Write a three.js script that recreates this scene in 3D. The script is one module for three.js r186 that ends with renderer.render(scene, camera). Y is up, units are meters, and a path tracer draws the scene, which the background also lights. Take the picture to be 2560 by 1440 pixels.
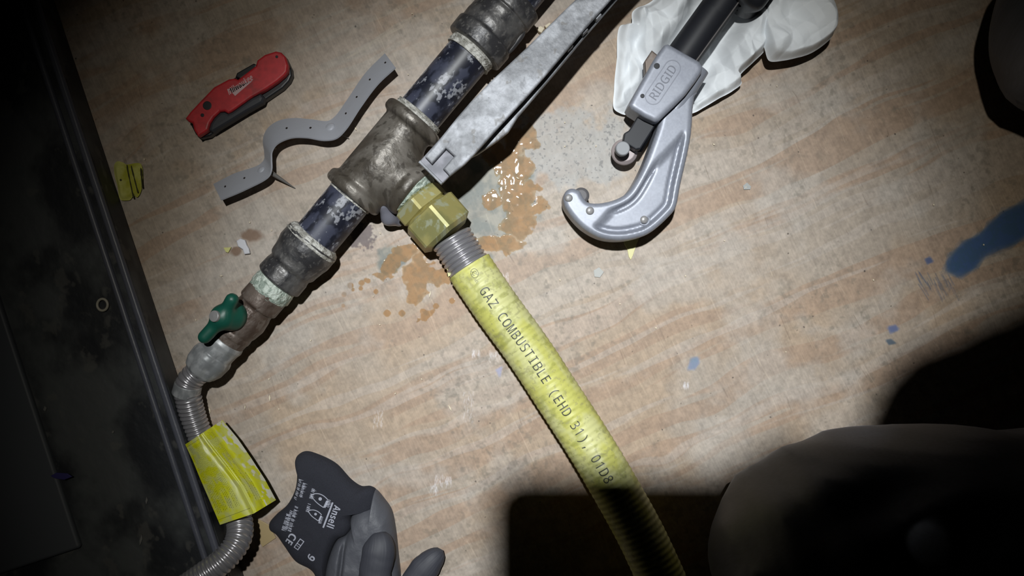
import * as THREE from 'three';
import { RoundedBoxGeometry } from 'three/addons/geometries/RoundedBoxGeometry.js';
import { mergeGeometries, mergeVertices } from 'three/addons/utils/BufferGeometryUtils.js';
import { FontLoader } from 'three/addons/loaders/FontLoader.js';
import { TextGeometry } from 'three/addons/geometries/TextGeometry.js';
import { Brush, Evaluator, SUBTRACTION } from 'three-bvh-csg';

// ---------------------------------------------------------------- camera, lamp, exposure
const HC = 0.735, S = 0.00038;              // camera height over the floor; metres of floor per photo pixel
const scene = new THREE.Scene();
scene.background = new THREE.Color(0x000000);
const camera = new THREE.PerspectiveCamera(2 * Math.atan(720 * S / HC) * 180 / Math.PI, 16 / 9, 0.003, 20);
camera.position.set(0, HC, 0); camera.up.set(0, 0, -1); camera.lookAt(0, 0, 0);
const renderer = new THREE.WebGLRenderer({ antialias: true });
renderer.toneMapping = THREE.LinearToneMapping;
renderer.toneMappingExposure = 1.0;
renderer.shadowMap.enabled = true;
const LAMP = new THREE.Vector3(-0.06, 1.5, -0.33), AIM = new THREE.Vector3(0.06, 0, 0.06);
const LAMP_COOL = 8.0, LAMP_SPILL = 2.2;    // candela of the hot spot and of the wider spill

// ---------------------------------------------------------------- helpers
function W(px, py, h = 0) { const k = S * (HC - h) / HC; return new THREE.Vector3((px - 1280) * k, h, (py - 720) * k); }
const V = (x, y, z) => new THREE.Vector3(x, y, z);
const clamp = (x, a = 0, b = 1) => Math.min(b, Math.max(a, x));
const sm = (a, b, x) => { const t = clamp((x - a) / (b - a)); return t * t * (3 - 2 * t); };
const lerp = (a, b, t) => a + (b - a) * t;
function rng(seed) { let s = seed >>> 0; return () => { s = (s + 0x6D2B79F5) | 0; let t = Math.imul(s ^ (s >>> 15), 1 | s); t = (t + Math.imul(t ^ (t >>> 7), 61 | t)) ^ t; return ((t ^ (t >>> 14)) >>> 0) / 4294967296; }; }
const RT = new Float32Array(65536); { const r = rng(7); for (let i = 0; i < 65536; i++) RT[i] = r(); }
function vn(x, y) {                           // value noise, repeats only after 256 cells
  const xi = Math.floor(x), yi = Math.floor(y), fx = x - xi, fy = y - yi, u = fx * fx * (3 - 2 * fx), v = fy * fy * (3 - 2 * fy);
  const a = xi & 255, b = (xi + 1) & 255, c = (yi & 255) << 8, d = ((yi + 1) & 255) << 8;
  return (RT[a | c] * (1 - u) + RT[b | c] * u) * (1 - v) + (RT[a | d] * (1 - u) + RT[b | d] * u) * v;
}
function fb(x, y, o) { let s = 0, w = 0.5, t = 0; for (let i = 0; i < o; i++) { s += w * vn(x, y); t += w; w *= 0.5; x = x * 2.03 + 17.3; y = y * 2.03 + 5.7; } return s / t; }
function pn(x, y, per) {                      // tileable value noise
  const m = (n) => ((n % per) + per) % per, xi = Math.floor(x), yi = Math.floor(y), fx = x - xi, fy = y - yi, u = fx * fx * (3 - 2 * fx), v = fy * fy * (3 - 2 * fy);
  const a = m(xi) * 7 + per, b = m(xi + 1) * 7 + per, c = m(yi) * 13, d = m(yi + 1) * 13, R = (p, q) => RT[(p * 251 + q * 397 + p * q) & 65535];
  return (R(a, c) * (1 - u) + R(b, c) * u) * (1 - v) + (R(a, d) * (1 - u) + R(b, d) * u) * v;
}
function fbp(u, v, base, o) { let s = 0, w = 0.5, t = 0, f = base; for (let i = 0; i < o; i++) { s += w * pn(u * f, v * f, f); t += w; w *= 0.5; f *= 2; } return s / t; }
const enc = (c) => Math.round(255 * clamp(c <= 0.0031308 ? 12.92 * c : 1.055 * Math.pow(c, 1 / 2.4) - 0.055));
const mix3 = (a, b, t) => [lerp(a[0], b[0], t), lerp(a[1], b[1], t), lerp(a[2], b[2], t)];
function tex(n, fn, color = true) {
  const d = new Uint8Array(n * n * 4);
  for (let j = 0; j < n; j++) for (let i = 0; i < n; i++) {
    const c = fn(i / n, j / n), k = (j * n + i) * 4;
    if (color) { d[k] = enc(c[0]); d[k + 1] = enc(c[1]); d[k + 2] = enc(c[2]); } else d[k] = d[k + 1] = d[k + 2] = Math.round(255 * clamp(c));
    d[k + 3] = 255;
  }
  const t = new THREE.DataTexture(d, n, n); t.wrapS = t.wrapT = THREE.RepeatWrapping; t.magFilter = THREE.LinearFilter;
  if (color) t.colorSpace = THREE.SRGBColorSpace; t.needsUpdate = true; return t;
}
const col = (r, g, b) => new THREE.Color().setRGB(r, g, b);
function mat(o) { return new THREE.MeshPhysicalMaterial({ roughness: 0.6, side: THREE.DoubleSide, ...o }); }

const taken = {};
function numbered(n) { const k = taken[n] = (taken[n] ?? -1) + 1; return k ? n + '_' + String(k).padStart(3, '0') : n; }
function shade(o) { o.castShadow = o.receiveShadow = true; return o; }
function thing(name, label, category, base = V(0, 0, 0), group) {
  const o = new THREE.Group(); o.name = numbered(name); o.position.copy(base); o.userData = { label, category }; if (group) o.userData.group = group;
  scene.add(o); return o;
}
function part(parent, name, geo, m, label) {  // geo is given in world space, the thing stands unturned at its base
  const g = geo.clone(); let p = parent; const off = V(0, 0, 0); while (p && p !== scene) { off.add(p.position); p = p.parent; }
  g.translate(-off.x, -off.y, -off.z);
  const o = shade(new THREE.Mesh(g, m)); o.name = name; if (label) o.userData.label = label; parent.add(o); return o;
}
function single(name, label, category, geo, m, group) {
  geo.computeBoundingBox(); const b = geo.boundingBox, c = V((b.min.x + b.max.x) / 2, b.min.y, (b.min.z + b.max.z) / 2);
  geo.translate(-c.x, -c.y, -c.z);
  const o = shade(new THREE.Mesh(geo, m)); o.name = numbered(name); o.position.copy(c); o.userData = { label, category }; if (group) o.userData.group = group;
  scene.add(o); return o;
}
function clean(g) { const n = g.index ? g.toNonIndexed() : g; for (const k of Object.keys(n.attributes)) if (!['position', 'normal', 'uv'].includes(k)) n.deleteAttribute(k); return n; }
const merge = (list) => mergeGeometries(list.map(clean));
function planarUV(g, scale = 1) { const p = g.attributes.position, uv = new Float32Array(p.count * 2); for (let i = 0; i < p.count; i++) { uv[2 * i] = p.getX(i) * scale; uv[2 * i + 1] = (p.getZ(i) + p.getY(i) * 0.7) * scale; } g.setAttribute('uv', new THREE.BufferAttribute(uv, 2)); return g; }
// a path with a radius per arc length; u runs along (metres), v around (0.5 on top)
function sweep(curve, rad, n, m, { uvLen = 1, uvAround = 1, cap = true, flat = 1 } = {}) {
  const L = curve.getLength(), pos = [], uv = [], idx = [], up = V(0, 1, 0);
  for (let i = 0; i <= n; i++) {
    const s = i / n, p = curve.getPointAt(s), T = curve.getTangentAt(s), N = up.clone().addScaledVector(T, -up.dot(T)).normalize(), B = T.clone().cross(N);
    for (let j = 0; j <= m; j++) {
      const a = (j / m - 0.5) * 2 * Math.PI, r = rad(s * L, a, s);
      const q = p.clone().addScaledVector(N, Math.cos(a) * r * flat).addScaledVector(B, Math.sin(a) * r);
      pos.push(q.x, q.y, q.z); uv.push(s * L * uvLen, (0.5 - a / (2 * Math.PI)) * uvAround);
    }
  }
  for (let i = 0; i < n; i++) for (let j = 0; j < m; j++) { const a = i * (m + 1) + j, b = a + m + 1; idx.push(a, a + 1, b, b, a + 1, b + 1); }
  if (cap) for (const [row, f] of [[0, 1], [n, 0]]) {
    const c = curve.getPointAt(f ? 0 : 1), k = pos.length / 3; pos.push(c.x, c.y, c.z); uv.push(0, 0);
    const first = pos.length / 3; for (let j = 0; j <= m; j++) { const q = (row * (m + 1) + j) * 3; pos.push(pos[q], pos[q + 1], pos[q + 2]); uv.push(0.01, 0.01); }
    for (let j = 0; j < m; j++) f ? idx.push(k, first + j + 1, first + j) : idx.push(k, first + j, first + j + 1);
  }
  const g = new THREE.BufferGeometry(); g.setAttribute('position', new THREE.Float32BufferAttribute(pos, 3)); g.setAttribute('uv', new THREE.Float32BufferAttribute(uv, 2)); g.setIndex(idx); g.computeVertexNormals(); return g;
}
const curveOf = (pts) => new THREE.CatmullRomCurve3(pts, false, 'centripetal');
const line = (a, b) => new THREE.LineCurve3(a, b);
// turned part: profile of [distance, radius] along a line from a in direction d, sharp where a distance repeats
function turned(a, d, prof, m = 48, uvs = 12, wob) {
  const up = V(0, 1, 0), N = up.clone().addScaledVector(d, -up.dot(d)).normalize(), B = d.clone().cross(N), pos = [], uv = [], idx = [];
  let base = 0;
  for (let k = 0; k + 1 < prof.length; k++) {
    for (const e of [0, 1]) for (let j = 0; j <= m; j++) {
      const [t, r0] = prof[k + e], th = (j / m - 0.5) * 2 * Math.PI, r = wob && r0 > 0 ? r0 + wob(t, th) : r0;
      const q = a.clone().addScaledVector(d, t).addScaledVector(N, Math.cos(th) * r).addScaledVector(B, Math.sin(th) * r);
      pos.push(q.x, q.y, q.z); uv.push((t + r0 * 0.5) * uvs, (j / m) * Math.max(1, Math.round(2 * Math.PI * 0.02 * uvs)));
    }
    for (let j = 0; j < m; j++) { const p = base + j, q = p + m + 1; idx.push(p, p + 1, q, q, p + 1, q + 1); }
    base += 2 * (m + 1);
  }
  let g = new THREE.BufferGeometry(); g.setAttribute('position', new THREE.Float32BufferAttribute(pos, 3)); g.setAttribute('uv', new THREE.Float32BufferAttribute(uv, 2)); g.setIndex(idx);
  g.computeVertexNormals(); return g;
}
// rounded turned profile: every listed corner is eased over e metres
function eased(prof, e = 0.0015) {
  const out = [prof[0]];
  for (let i = 1; i + 1 < prof.length; i++) {
    const p = prof[i], a = prof[i - 1], b = prof[i + 1], la = Math.hypot(a[0] - p[0], a[1] - p[1]), lb = Math.hypot(b[0] - p[0], b[1] - p[1]);
    const ea = Math.min(e, la * 0.45), eb = Math.min(e, lb * 0.45), A = [lerp(p[0], a[0], ea / la), lerp(p[1], a[1], ea / la)], Bq = [lerp(p[0], b[0], eb / lb), lerp(p[1], b[1], eb / lb)];
    for (let k = 0; k <= 4; k++) { const t = k / 4, u = 1 - t; out.push([u * u * A[0] + 2 * u * t * p[0] + t * t * Bq[0], u * u * A[1] + 2 * u * t * p[1] + t * t * Bq[1]]); }
  }
  out.push(prof[prof.length - 1]); return out;
}
function turnedSmooth(a, d, prof, m, uvs, e, wob) {   // shares vertices between bands so that eased corners shade smoothly
  const P = eased(prof, e), up = V(0, 1, 0), N = up.clone().addScaledVector(d, -up.dot(d)).normalize(), B = d.clone().cross(N), pos = [], uv = [], idx = [];
  let arc = 0;
  P.forEach(([t, r0], i) => {
    if (i) arc += Math.hypot(t - P[i - 1][0], r0 - P[i - 1][1]);
    for (let j = 0; j <= m; j++) {
      const th = (j / m - 0.5) * 2 * Math.PI, r = wob && r0 > 1e-4 ? r0 + wob(t, th) : r0;
      const q = a.clone().addScaledVector(d, t).addScaledVector(N, Math.cos(th) * r).addScaledVector(B, Math.sin(th) * r);
      pos.push(q.x, q.y, q.z); uv.push(arc * uvs, (j / m) * Math.max(1, Math.round(0.13 * uvs)));
    }
  });
  for (let i = 0; i + 1 < P.length; i++) for (let j = 0; j < m; j++) { const p = i * (m + 1) + j, q = p + m + 1; idx.push(p, p + 1, q, q, p + 1, q + 1); }
  const g = new THREE.BufferGeometry(); g.setAttribute('position', new THREE.Float32BufferAttribute(pos, 3)); g.setAttribute('uv', new THREE.Float32BufferAttribute(uv, 2)); g.setIndex(idx); g.computeVertexNormals(); return g;
}
// outline in photo pixels, standing at height y0..y1 (the outline is read at its top)
function slab(pts, y0, y1, bevel = 0.001, { curved = false, hole, seg = 3, readAt } = {}) {
  const to = ([x, y]) => { const w = W(x, y, readAt ?? y1); return new THREE.Vector2(w.x, w.z); };
  const v = pts.map(to), sh = new THREE.Shape();
  if (curved) { const c = new THREE.SplineCurve([...v, v[0]]).getPoints(pts.length * 6); sh.setFromPoints(c); } else sh.setFromPoints(v);
  for (const h of hole ? [].concat([hole]) : []) sh.holes.push(new THREE.Path(h.map(to)));
  const b = Math.min(bevel, (y1 - y0) * 0.45);
  const g = new THREE.ExtrudeGeometry(sh, { depth: y1 - y0 - 2 * b, bevelEnabled: b > 0, bevelThickness: b, bevelSize: b, bevelOffset: -b, bevelSegments: seg, curveSegments: 8 });
  g.rotateX(Math.PI / 2); g.translate(0, y1 - b, 0); return planarUV(g, 10);
}
// naive surface nets
function nets(f, lo, hi, cell) {
  const nx = Math.ceil((hi.x - lo.x) / cell) + 1, ny = Math.ceil((hi.y - lo.y) / cell) + 1, nz = Math.ceil((hi.z - lo.z) / cell) + 1;
  const val = new Float32Array(nx * ny * nz), at = (i, j, k) => (k * ny + j) * nx + i;
  for (let k = 0; k < nz; k++) for (let j = 0; j < ny; j++) for (let i = 0; i < nx; i++) val[at(i, j, k)] = f(lo.x + i * cell, lo.y + j * cell, lo.z + k * cell);
  const vid = new Int32Array(nx * ny * nz).fill(-1), pos = [], idx = [];
  for (let k = 0; k + 1 < nz; k++) for (let j = 0; j + 1 < ny; j++) for (let i = 0; i + 1 < nx; i++) {
    let n = 0, sx = 0, sy = 0, sz = 0, inside = 0; const c = [];
    for (let q = 0; q < 8; q++) { c.push(val[at(i + (q & 1), j + ((q >> 1) & 1), k + (q >> 2))]); if (c[q] < 0) inside++; }
    if (!inside || inside === 8) continue;
    for (let q = 0; q < 8; q++) for (const b of [1, 2, 4]) if (!(q & b)) { const r = q | b; if ((c[q] < 0) !== (c[r] < 0)) { const t = c[q] / (c[q] - c[r]); n++; sx += (q & 1) + (b === 1 ? t : 0); sy += ((q >> 1) & 1) + (b === 2 ? t : 0); sz += (q >> 2) + (b === 4 ? t : 0); } }
    vid[at(i, j, k)] = pos.length / 3; pos.push(lo.x + (i + sx / n) * cell, lo.y + (j + sy / n) * cell, lo.z + (k + sz / n) * cell);
  }
  const quad = (a, b, c, d, flip) => { if (a < 0 || b < 0 || c < 0 || d < 0) return; flip ? idx.push(a, c, b, a, d, c) : idx.push(a, b, c, a, c, d); };
  for (let k = 1; k + 1 < nz; k++) for (let j = 1; j + 1 < ny; j++) for (let i = 1; i + 1 < nx; i++) {
    const v = val[at(i, j, k)] < 0;
    if (v !== (val[at(i + 1, j, k)] < 0)) quad(vid[at(i, j - 1, k - 1)], vid[at(i, j, k - 1)], vid[at(i, j, k)], vid[at(i, j - 1, k)], !v);
    if (v !== (val[at(i, j + 1, k)] < 0)) quad(vid[at(i - 1, j, k - 1)], vid[at(i - 1, j, k)], vid[at(i, j, k)], vid[at(i, j, k - 1)], !v);
    if (v !== (val[at(i, j, k + 1)] < 0)) quad(vid[at(i - 1, j - 1, k)], vid[at(i, j - 1, k)], vid[at(i, j, k)], vid[at(i - 1, j, k)], !v);
  }
  const g = new THREE.BufferGeometry(); g.setAttribute('position', new THREE.Float32BufferAttribute(pos, 3)); g.setIndex(idx); g.computeVertexNormals(); return planarUV(g, 10);
}
const smin = (a, b, k) => { const h = Math.max(k - Math.abs(a - b), 0) / k; return Math.min(a, b) - h * h * k * 0.25; };
function bone(a, b, ra, rb) {                 // distance to a tapered capsule
  const dx = b.x - a.x, dy = b.y - a.y, dz = b.z - a.z, L2 = dx * dx + dy * dy + dz * dz;
  return (x, y, z) => { const t = clamp(((x - a.x) * dx + (y - a.y) * dy + (z - a.z) * dz) / L2); return Math.hypot(x - a.x - dx * t, y - a.y - dy * t, z - a.z - dz * t) - ra - (rb - ra) * t; };
}
const blob = (c, rx, ry, rz) => (x, y, z) => { const k = Math.hypot((x - c.x) / rx, (y - c.y) / ry, (z - c.z) / rz); return (k - 1) * Math.min(rx, ry, rz); };
const join = (fs, k) => (x, y, z) => { let d = fs[0](x, y, z); for (let i = 1; i < fs.length; i++) d = smin(d, fs[i](x, y, z), k); return d; };
// outline of pixels filled as a cushion; heights by fn(x, z, e) with e = 0 at the rim and 1 in the middle
function cushion(pts, center, fn, rings = 24, around = 160) {
  const c0 = W(center[0], center[1], 0), v = pts.map(([x, y]) => { const w = W(x, y, 0); return V(w.x, 0, w.z); });
  const cv = new THREE.CatmullRomCurve3(v, true, 'centripetal'), rim = cv.getPoints(around).slice(0, around), pos = [], idx = [], uv = [];
  const put = (x, y, z) => { pos.push(x, y, z); uv.push(x * 10, z * 10); };
  for (let r = 0; r <= rings; r++) for (let j = 0; j < around; j++) { const t = 1 - r / rings, x = lerp(c0.x, rim[j].x, t), z = lerp(c0.z, rim[j].z, t); put(x, fn(x, z, r / rings, j / around), z); }
  for (let r = 0; r < rings; r++) for (let j = 0; j < around; j++) { const a = r * around + j, b = r * around + (j + 1) % around; idx.push(a, a + around, b, b, a + around, b + around); }
  const g = new THREE.BufferGeometry(); g.setAttribute('position', new THREE.Float32BufferAttribute(pos, 3)); g.setAttribute('uv', new THREE.Float32BufferAttribute(uv, 2)); g.setIndex(idx); g.computeVertexNormals(); return g;
}
const font = await new FontLoader().loadAsync('fonts/droid/droid_sans_bold.typeface.json');
const fontR = await new FontLoader().loadAsync('fonts/droid/droid_sans_regular.typeface.json');

// ---------------------------------------------------------------- floor: stained plywood
// X, Y are the photograph's floor pixels (0.38 mm each)
const orange = [[1285, 420, 50, 60], [1250, 385, 45, 25], [1300, 345, 48, 38], [1295, 500, 42, 55], [1300, 555, 45, 40], [1245, 610, 80, 26], [1340, 520, 36, 20], [1235, 500, 30, 26], [1325, 470, 30, 14],
  [955, 684, 34, 17], [982, 660, 32, 26], [1012, 632, 36, 22], [1050, 690, 44, 36], [1100, 693, 60, 22], [1040, 728, 26, 36], [1060, 650, 26, 20], [1056, 788, 20, 17], [1035, 800, 8, 6]];
const spots = [[876, 714, 8], [904, 707, 7], [902, 721, 5], [882, 724, 4], [920, 702, 6], [860, 736, 6], [968, 783, 9], [1005, 783, 8], [940, 729, 6], [1090, 765, 7], [1130, 752, 7], [915, 700, 5], [1030, 744, 5], [858, 764, 4]];
function oily(X, Y) {
  if (X < 840 || X > 1460 || Y < 260 || Y > 860) return 0;
  const wx = X + (fb(X / 26, Y / 26, 3) - 0.5) * 46, wy = Y + (fb(X / 26 + 40, Y / 26, 3) - 0.5) * 46; let m = 0;
  for (const [a, b, c, d] of orange) m = Math.max(m, 1 - Math.hypot((wx - a) / c, (wy - b) / d));
  for (const [a, b, r] of spots) m = Math.max(m, 0.7 * (1 - Math.hypot(X - a, Y - b) / (r + 2)));
  return m;
}
const ell = (X, Y, a, b, c, d, n) => 1 - Math.hypot((X - a) / c, (Y - b) / d) + (n - 0.5) * 1.1;
function plywood(X, Y) {
  const al = X * 0.921 - Y * 0.39, ac = X * 0.39 + Y * 0.921, warp = (fb(al / 330, ac / 150, 3) - 0.5) * 90;
  const big = fb(X / 260, Y / 260, 4), band = fb(al / 900 + 3, (ac + warp) / 34, 3), nE = fb(X / 34 + 8, Y / 34, 4);
  let c = mix3([0.40, 0.30, 0.215], [0.385, 0.32, 0.26], sm(0.35, 0.65, big));
  c = mix3(c, [0.36, 0.245, 0.17], 0.66 * sm(0.555, 0.60, band)); c = mix3(c, [0.47, 0.41, 0.36], 0.4 * sm(0.56, 0.62, fb(al / 700 + 60, (ac + warp) / 26 + 31, 3)));
  c = mix3(c, [0.44, 0.395, 0.35], 0.5 * sm(0.46, 0.66, fb(X / 150 + 20, Y / 120 + 3, 5)));
  const fine = fb(X / 5, Y / 5, 2), mott = fb(X / 15 + 31, Y / 15, 4), fibre = vn((X * 0.42 + Y * 0.9) / 26, (X * 0.9 - Y * 0.42) / 2.2);
  const k = 1 + (mott - 0.5) * 0.42 + (fine - 0.5) * 0.26 + (fibre - 0.5) * 0.16;
  c = [c[0] * k, c[1] * k, c[2] * k];
  const grime = sm(0.56, 0.78, fb(X / 13 + 50, Y / 13 + 9, 3)) * sm(0.42, 0.62, fb(X / 190 + 9, Y / 190 + 70, 3));
  c = mix3(c, [0.15, 0.135, 0.105], 0.42 * grime);
  // grey dust beside the tool, wet grey-green patch under the fitting, dark crumbs
  const dust = sm(0, 0.35, ell(X, Y, 1425, 372, 170, 112, nE));
  c = mix3(c, mix3([0.30, 0.295, 0.285], [0.42, 0.42, 0.41], fb(X / 7 + 4, Y / 9, 3)), 0.72 * dust);
  c = mix3(c, [0.12, 0.12, 0.12], 0.6 * dust * sm(0.66, 0.78, fb(X / 6, Y / 6 + 66, 2)));
  const wet = Math.max(sm(0, 0.4, ell(X, Y, 1215, 500, 130, 140, nE)), sm(0, 0.3, ell(X, Y, 975, 645, 44, 40, nE)));
  c = mix3(c, mix3([0.27, 0.265, 0.22], [0.10, 0.135, 0.13], sm(0.3, 0.7, fb(X / 26 + 2, Y / 26, 4))), 0.76 * wet);
  const o = oily(X, Y);
  c = mix3(c, mix3([0.34, 0.19, 0.085], [0.22, 0.14, 0.075], sm(0.35, 0.65, fb(X / 14 + 70, Y / 14, 3))), 0.68 * sm(0.0, 0.3, o));
  const crumb = sm(0.05, 0.3, ell(X, Y, 905, 588, 36, 42, fb(X / 10, Y / 10, 3)));
  c = mix3(c, [0.09, 0.06, 0.065], 0.8 * crumb);
  const burn = Math.max(sm(0, 0.5, ell(X, Y, 632, 590, 34, 20, nE)), sm(0, 0.5, ell(X, Y, 590, 626, 18, 14, nE)));
  c = mix3(c, [0.17, 0.085, 0.04], 0.8 * burn);
  return c;
}
const x0 = -70, y0 = -70, x1 = 2630, y1 = 1510;
function floorCanvas(ax, ay, bx, by, w, h, marks) {
  const cv = document.createElement('canvas'); cv.width = w; cv.height = h; const g = cv.getContext('2d'), im = g.createImageData(w, h), kx = (bx - ax) / w, ky = (by - ay) / h;
  for (let j = 0; j < h; j++) for (let i = 0; i < w; i++) { const c = plywood(ax + (i + 0.5) * kx, ay + (j + 0.5) * ky), q = (j * w + i) * 4; im.data[q] = enc(c[0]); im.data[q + 1] = enc(c[1]); im.data[q + 2] = enc(c[2]); im.data[q + 3] = 255; }
  g.putImageData(im, 0, 0);
  if (marks) { g.save(); g.scale(1 / kx, 1 / ky); g.translate(-ax, -ay); marks(g); g.restore(); }
  const t = new THREE.CanvasTexture(cv); t.colorSpace = THREE.SRGBColorSpace; t.magFilter = THREE.LinearFilter; t.wrapS = t.wrapT = THREE.ClampToEdgeWrapping; return t;
}
function marks(g) {
  const r = rng(41);
  g.lineCap = 'round';
  const stroke = (x, y, a, l, w, c) => { g.strokeStyle = c; g.lineWidth = w; g.beginPath(); g.moveTo(x, y); g.quadraticCurveTo(x + Math.cos(a) * l / 2 + (r() - 0.5) * l * 0.06, y + Math.sin(a) * l / 2, x + Math.cos(a) * l, y + Math.sin(a) * l); g.stroke(); };
  for (let i = 0; i < 620; i++) stroke(r() * 2560, r() * 1440, 1.13 + (r() - 0.5) * 0.25, 12 + r() * r() * 130, 0.8 + r() * 1.2, `rgba(235,215,190,${0.08 + r() * 0.2})`);
  for (let i = 0; i < 220; i++) stroke(r() * 2560, r() * 1440, 1.13 + (r() - 0.5) * 0.4, 10 + r() * r() * 110, 0.8 + r(), `rgba(60,45,35,${0.08 + r() * 0.2})`);
  for (let i = 0; i < 150; i++) stroke(r() * 2560, r() * 1440, r() * 6.28, 6 + r() * 24, 0.8, `rgba(240,225,205,${0.1 + r() * 0.25})`);
  for (let i = 0; i < 300; i++) { g.fillStyle = `rgba(40,34,30,${0.2 + r() * 0.5})`; g.beginPath(); g.ellipse(r() * 2560, r() * 1440, 0.7 + r() * 1.8, 0.7 + r() * 1.6, r() * 3, 0, 7); g.fill(); }
  const rough = (pts, c, a, jit) => { for (let k = 0; k < 26; k++) { g.fillStyle = c; g.globalAlpha = a; g.beginPath(); pts.forEach(([x, y], i) => { const X = x + (r() - 0.5) * jit, Y = y + (r() - 0.5) * jit; i ? g.lineTo(X, Y) : g.moveTo(X, Y); }); g.fill(); } g.globalAlpha = 1; };
  // blue paint
  rough([[2620, 460], [2600, 480], [2560, 508], [2510, 530], [2475, 562], [2450, 590], [2410, 610], [2375, 645], [2365, 672], [2400, 688], [2440, 670], [2455, 640], [2490, 624], [2530, 612], [2580, 580], [2620, 560]], 'rgb(52,80,125)', 0.1, 26);
  rough([[2312, 648], [2325, 642], [2334, 655], [2318, 660]], 'rgb(70,90,130)', 0.06, 8);
  for (let i = 0; i < 42; i++) stroke(2285 + r() * 100, 675 + r() * 45, 1.1 + (r() - 0.5) * 0.2, 12 + r() * 40, 1.5 + r() * 2, `rgba(62,80,112,${0.1 + r() * 0.3})`);
  rough([[1719, 925], [1728, 895], [1746, 893], [1749, 908], [1736, 922]], 'rgb(110,135,175)', 0.05, 12);
  rough([[2218, 818], [2240, 812], [2248, 824], [2226, 834]], 'rgb(80,105,150)', 0.06, 10);
  rough([[2214, 850], [2228, 848], [2240, 858], [2222, 862]], 'rgb(66,78,108)', 0.06, 6);
  rough([[1240, 925], [1256, 915], [1250, 945]], 'rgb(150,150,190)', 0.05, 8);
  // pale scuffs of paint
  for (const [x, y, w, h] of [[945, 1045, 12, 20], [1190, 880, 10, 8], [1237, 886, 14, 10], [1715, 960, 7, 6], [1100, 1196, 14, 12], [1085, 1218, 9, 12], [1120, 1200, 8, 10], [1172, 1015, 12, 40], [1260, 690, 12, 9]]) for (let k = 0; k < 40; k++) stroke(x + (r() - 0.5) * w * 2, y + (r() - 0.5) * h * 2, 1.3 + r() * 0.7, 4 + r() * 9, 1.2, 'rgba(225,222,228,0.35)');
  for (let k = 0; k < 60; k++) stroke(860 + (k / 60) * 140 + (r() - 0.5) * 20, 150 - (k / 60) * 85 + (r() - 0.5) * 16, -0.5, 14 + r() * 30, 2.2, 'rgba(190,180,160,0.16)');
}
const floorMain = mat({ map: floorCanvas(x0, y0, x1, y1, 2048, 1198, marks), roughness: 0.55, bumpMap: tex(512, (u, v) => 0.5 * fbp(u, v, 32, 4) + 0.5 * fbp(u + 0.3, v, 8, 3), false), bumpScale: 0.0006 });
const floorOuter = mat({ map: floorCanvas(-2600, -3200, 5160, 4640, 1400, 1400), roughness: 0.55 });
function floorPiece(ax, ay, bx, by, m, ta) {
  const a = W(ax, ay), b = W(bx, by), g = new THREE.BoxGeometry(b.x - a.x, 0.018, b.z - a.z); g.translate((a.x + b.x) / 2, -0.009, (a.z + b.z) / 2);
  const p = g.attributes.position, uv = g.attributes.uv, [tx0, ty0, tx1, ty1] = ta;
  for (let i = 0; i < p.count; i++) { const X = 1280 + p.getX(i) / S, Y = 720 + p.getZ(i) / S; uv.setXY(i, (X - tx0) / (tx1 - tx0), 1 - (Y - ty0) / (ty1 - ty0)); }
  return g;
}
const floor = new THREE.Group(); floor.name = 'floor'; floor.userData = { kind: 'structure', label: 'worn stained plywood floor with scratches and blue paint marks' }; scene.add(floor);
part(floor, 'plywood_sheet', floorPiece(x0, y0, x1, y1, floorMain, [x0, y0, x1, y1]), floorMain);
const OT = [-2600, -3200, 5160, 4640];
for (const [a, b, c, d] of [[-2600, -3200, 5160, y0], [-2600, y1, 5160, 4640], [-2600, y0, x0, y1], [x1, y0, 5160, y1]]) part(floor, 'plywood_sheet', floorPiece(a, b, c, d, floorOuter, OT), floorOuter);

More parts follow.
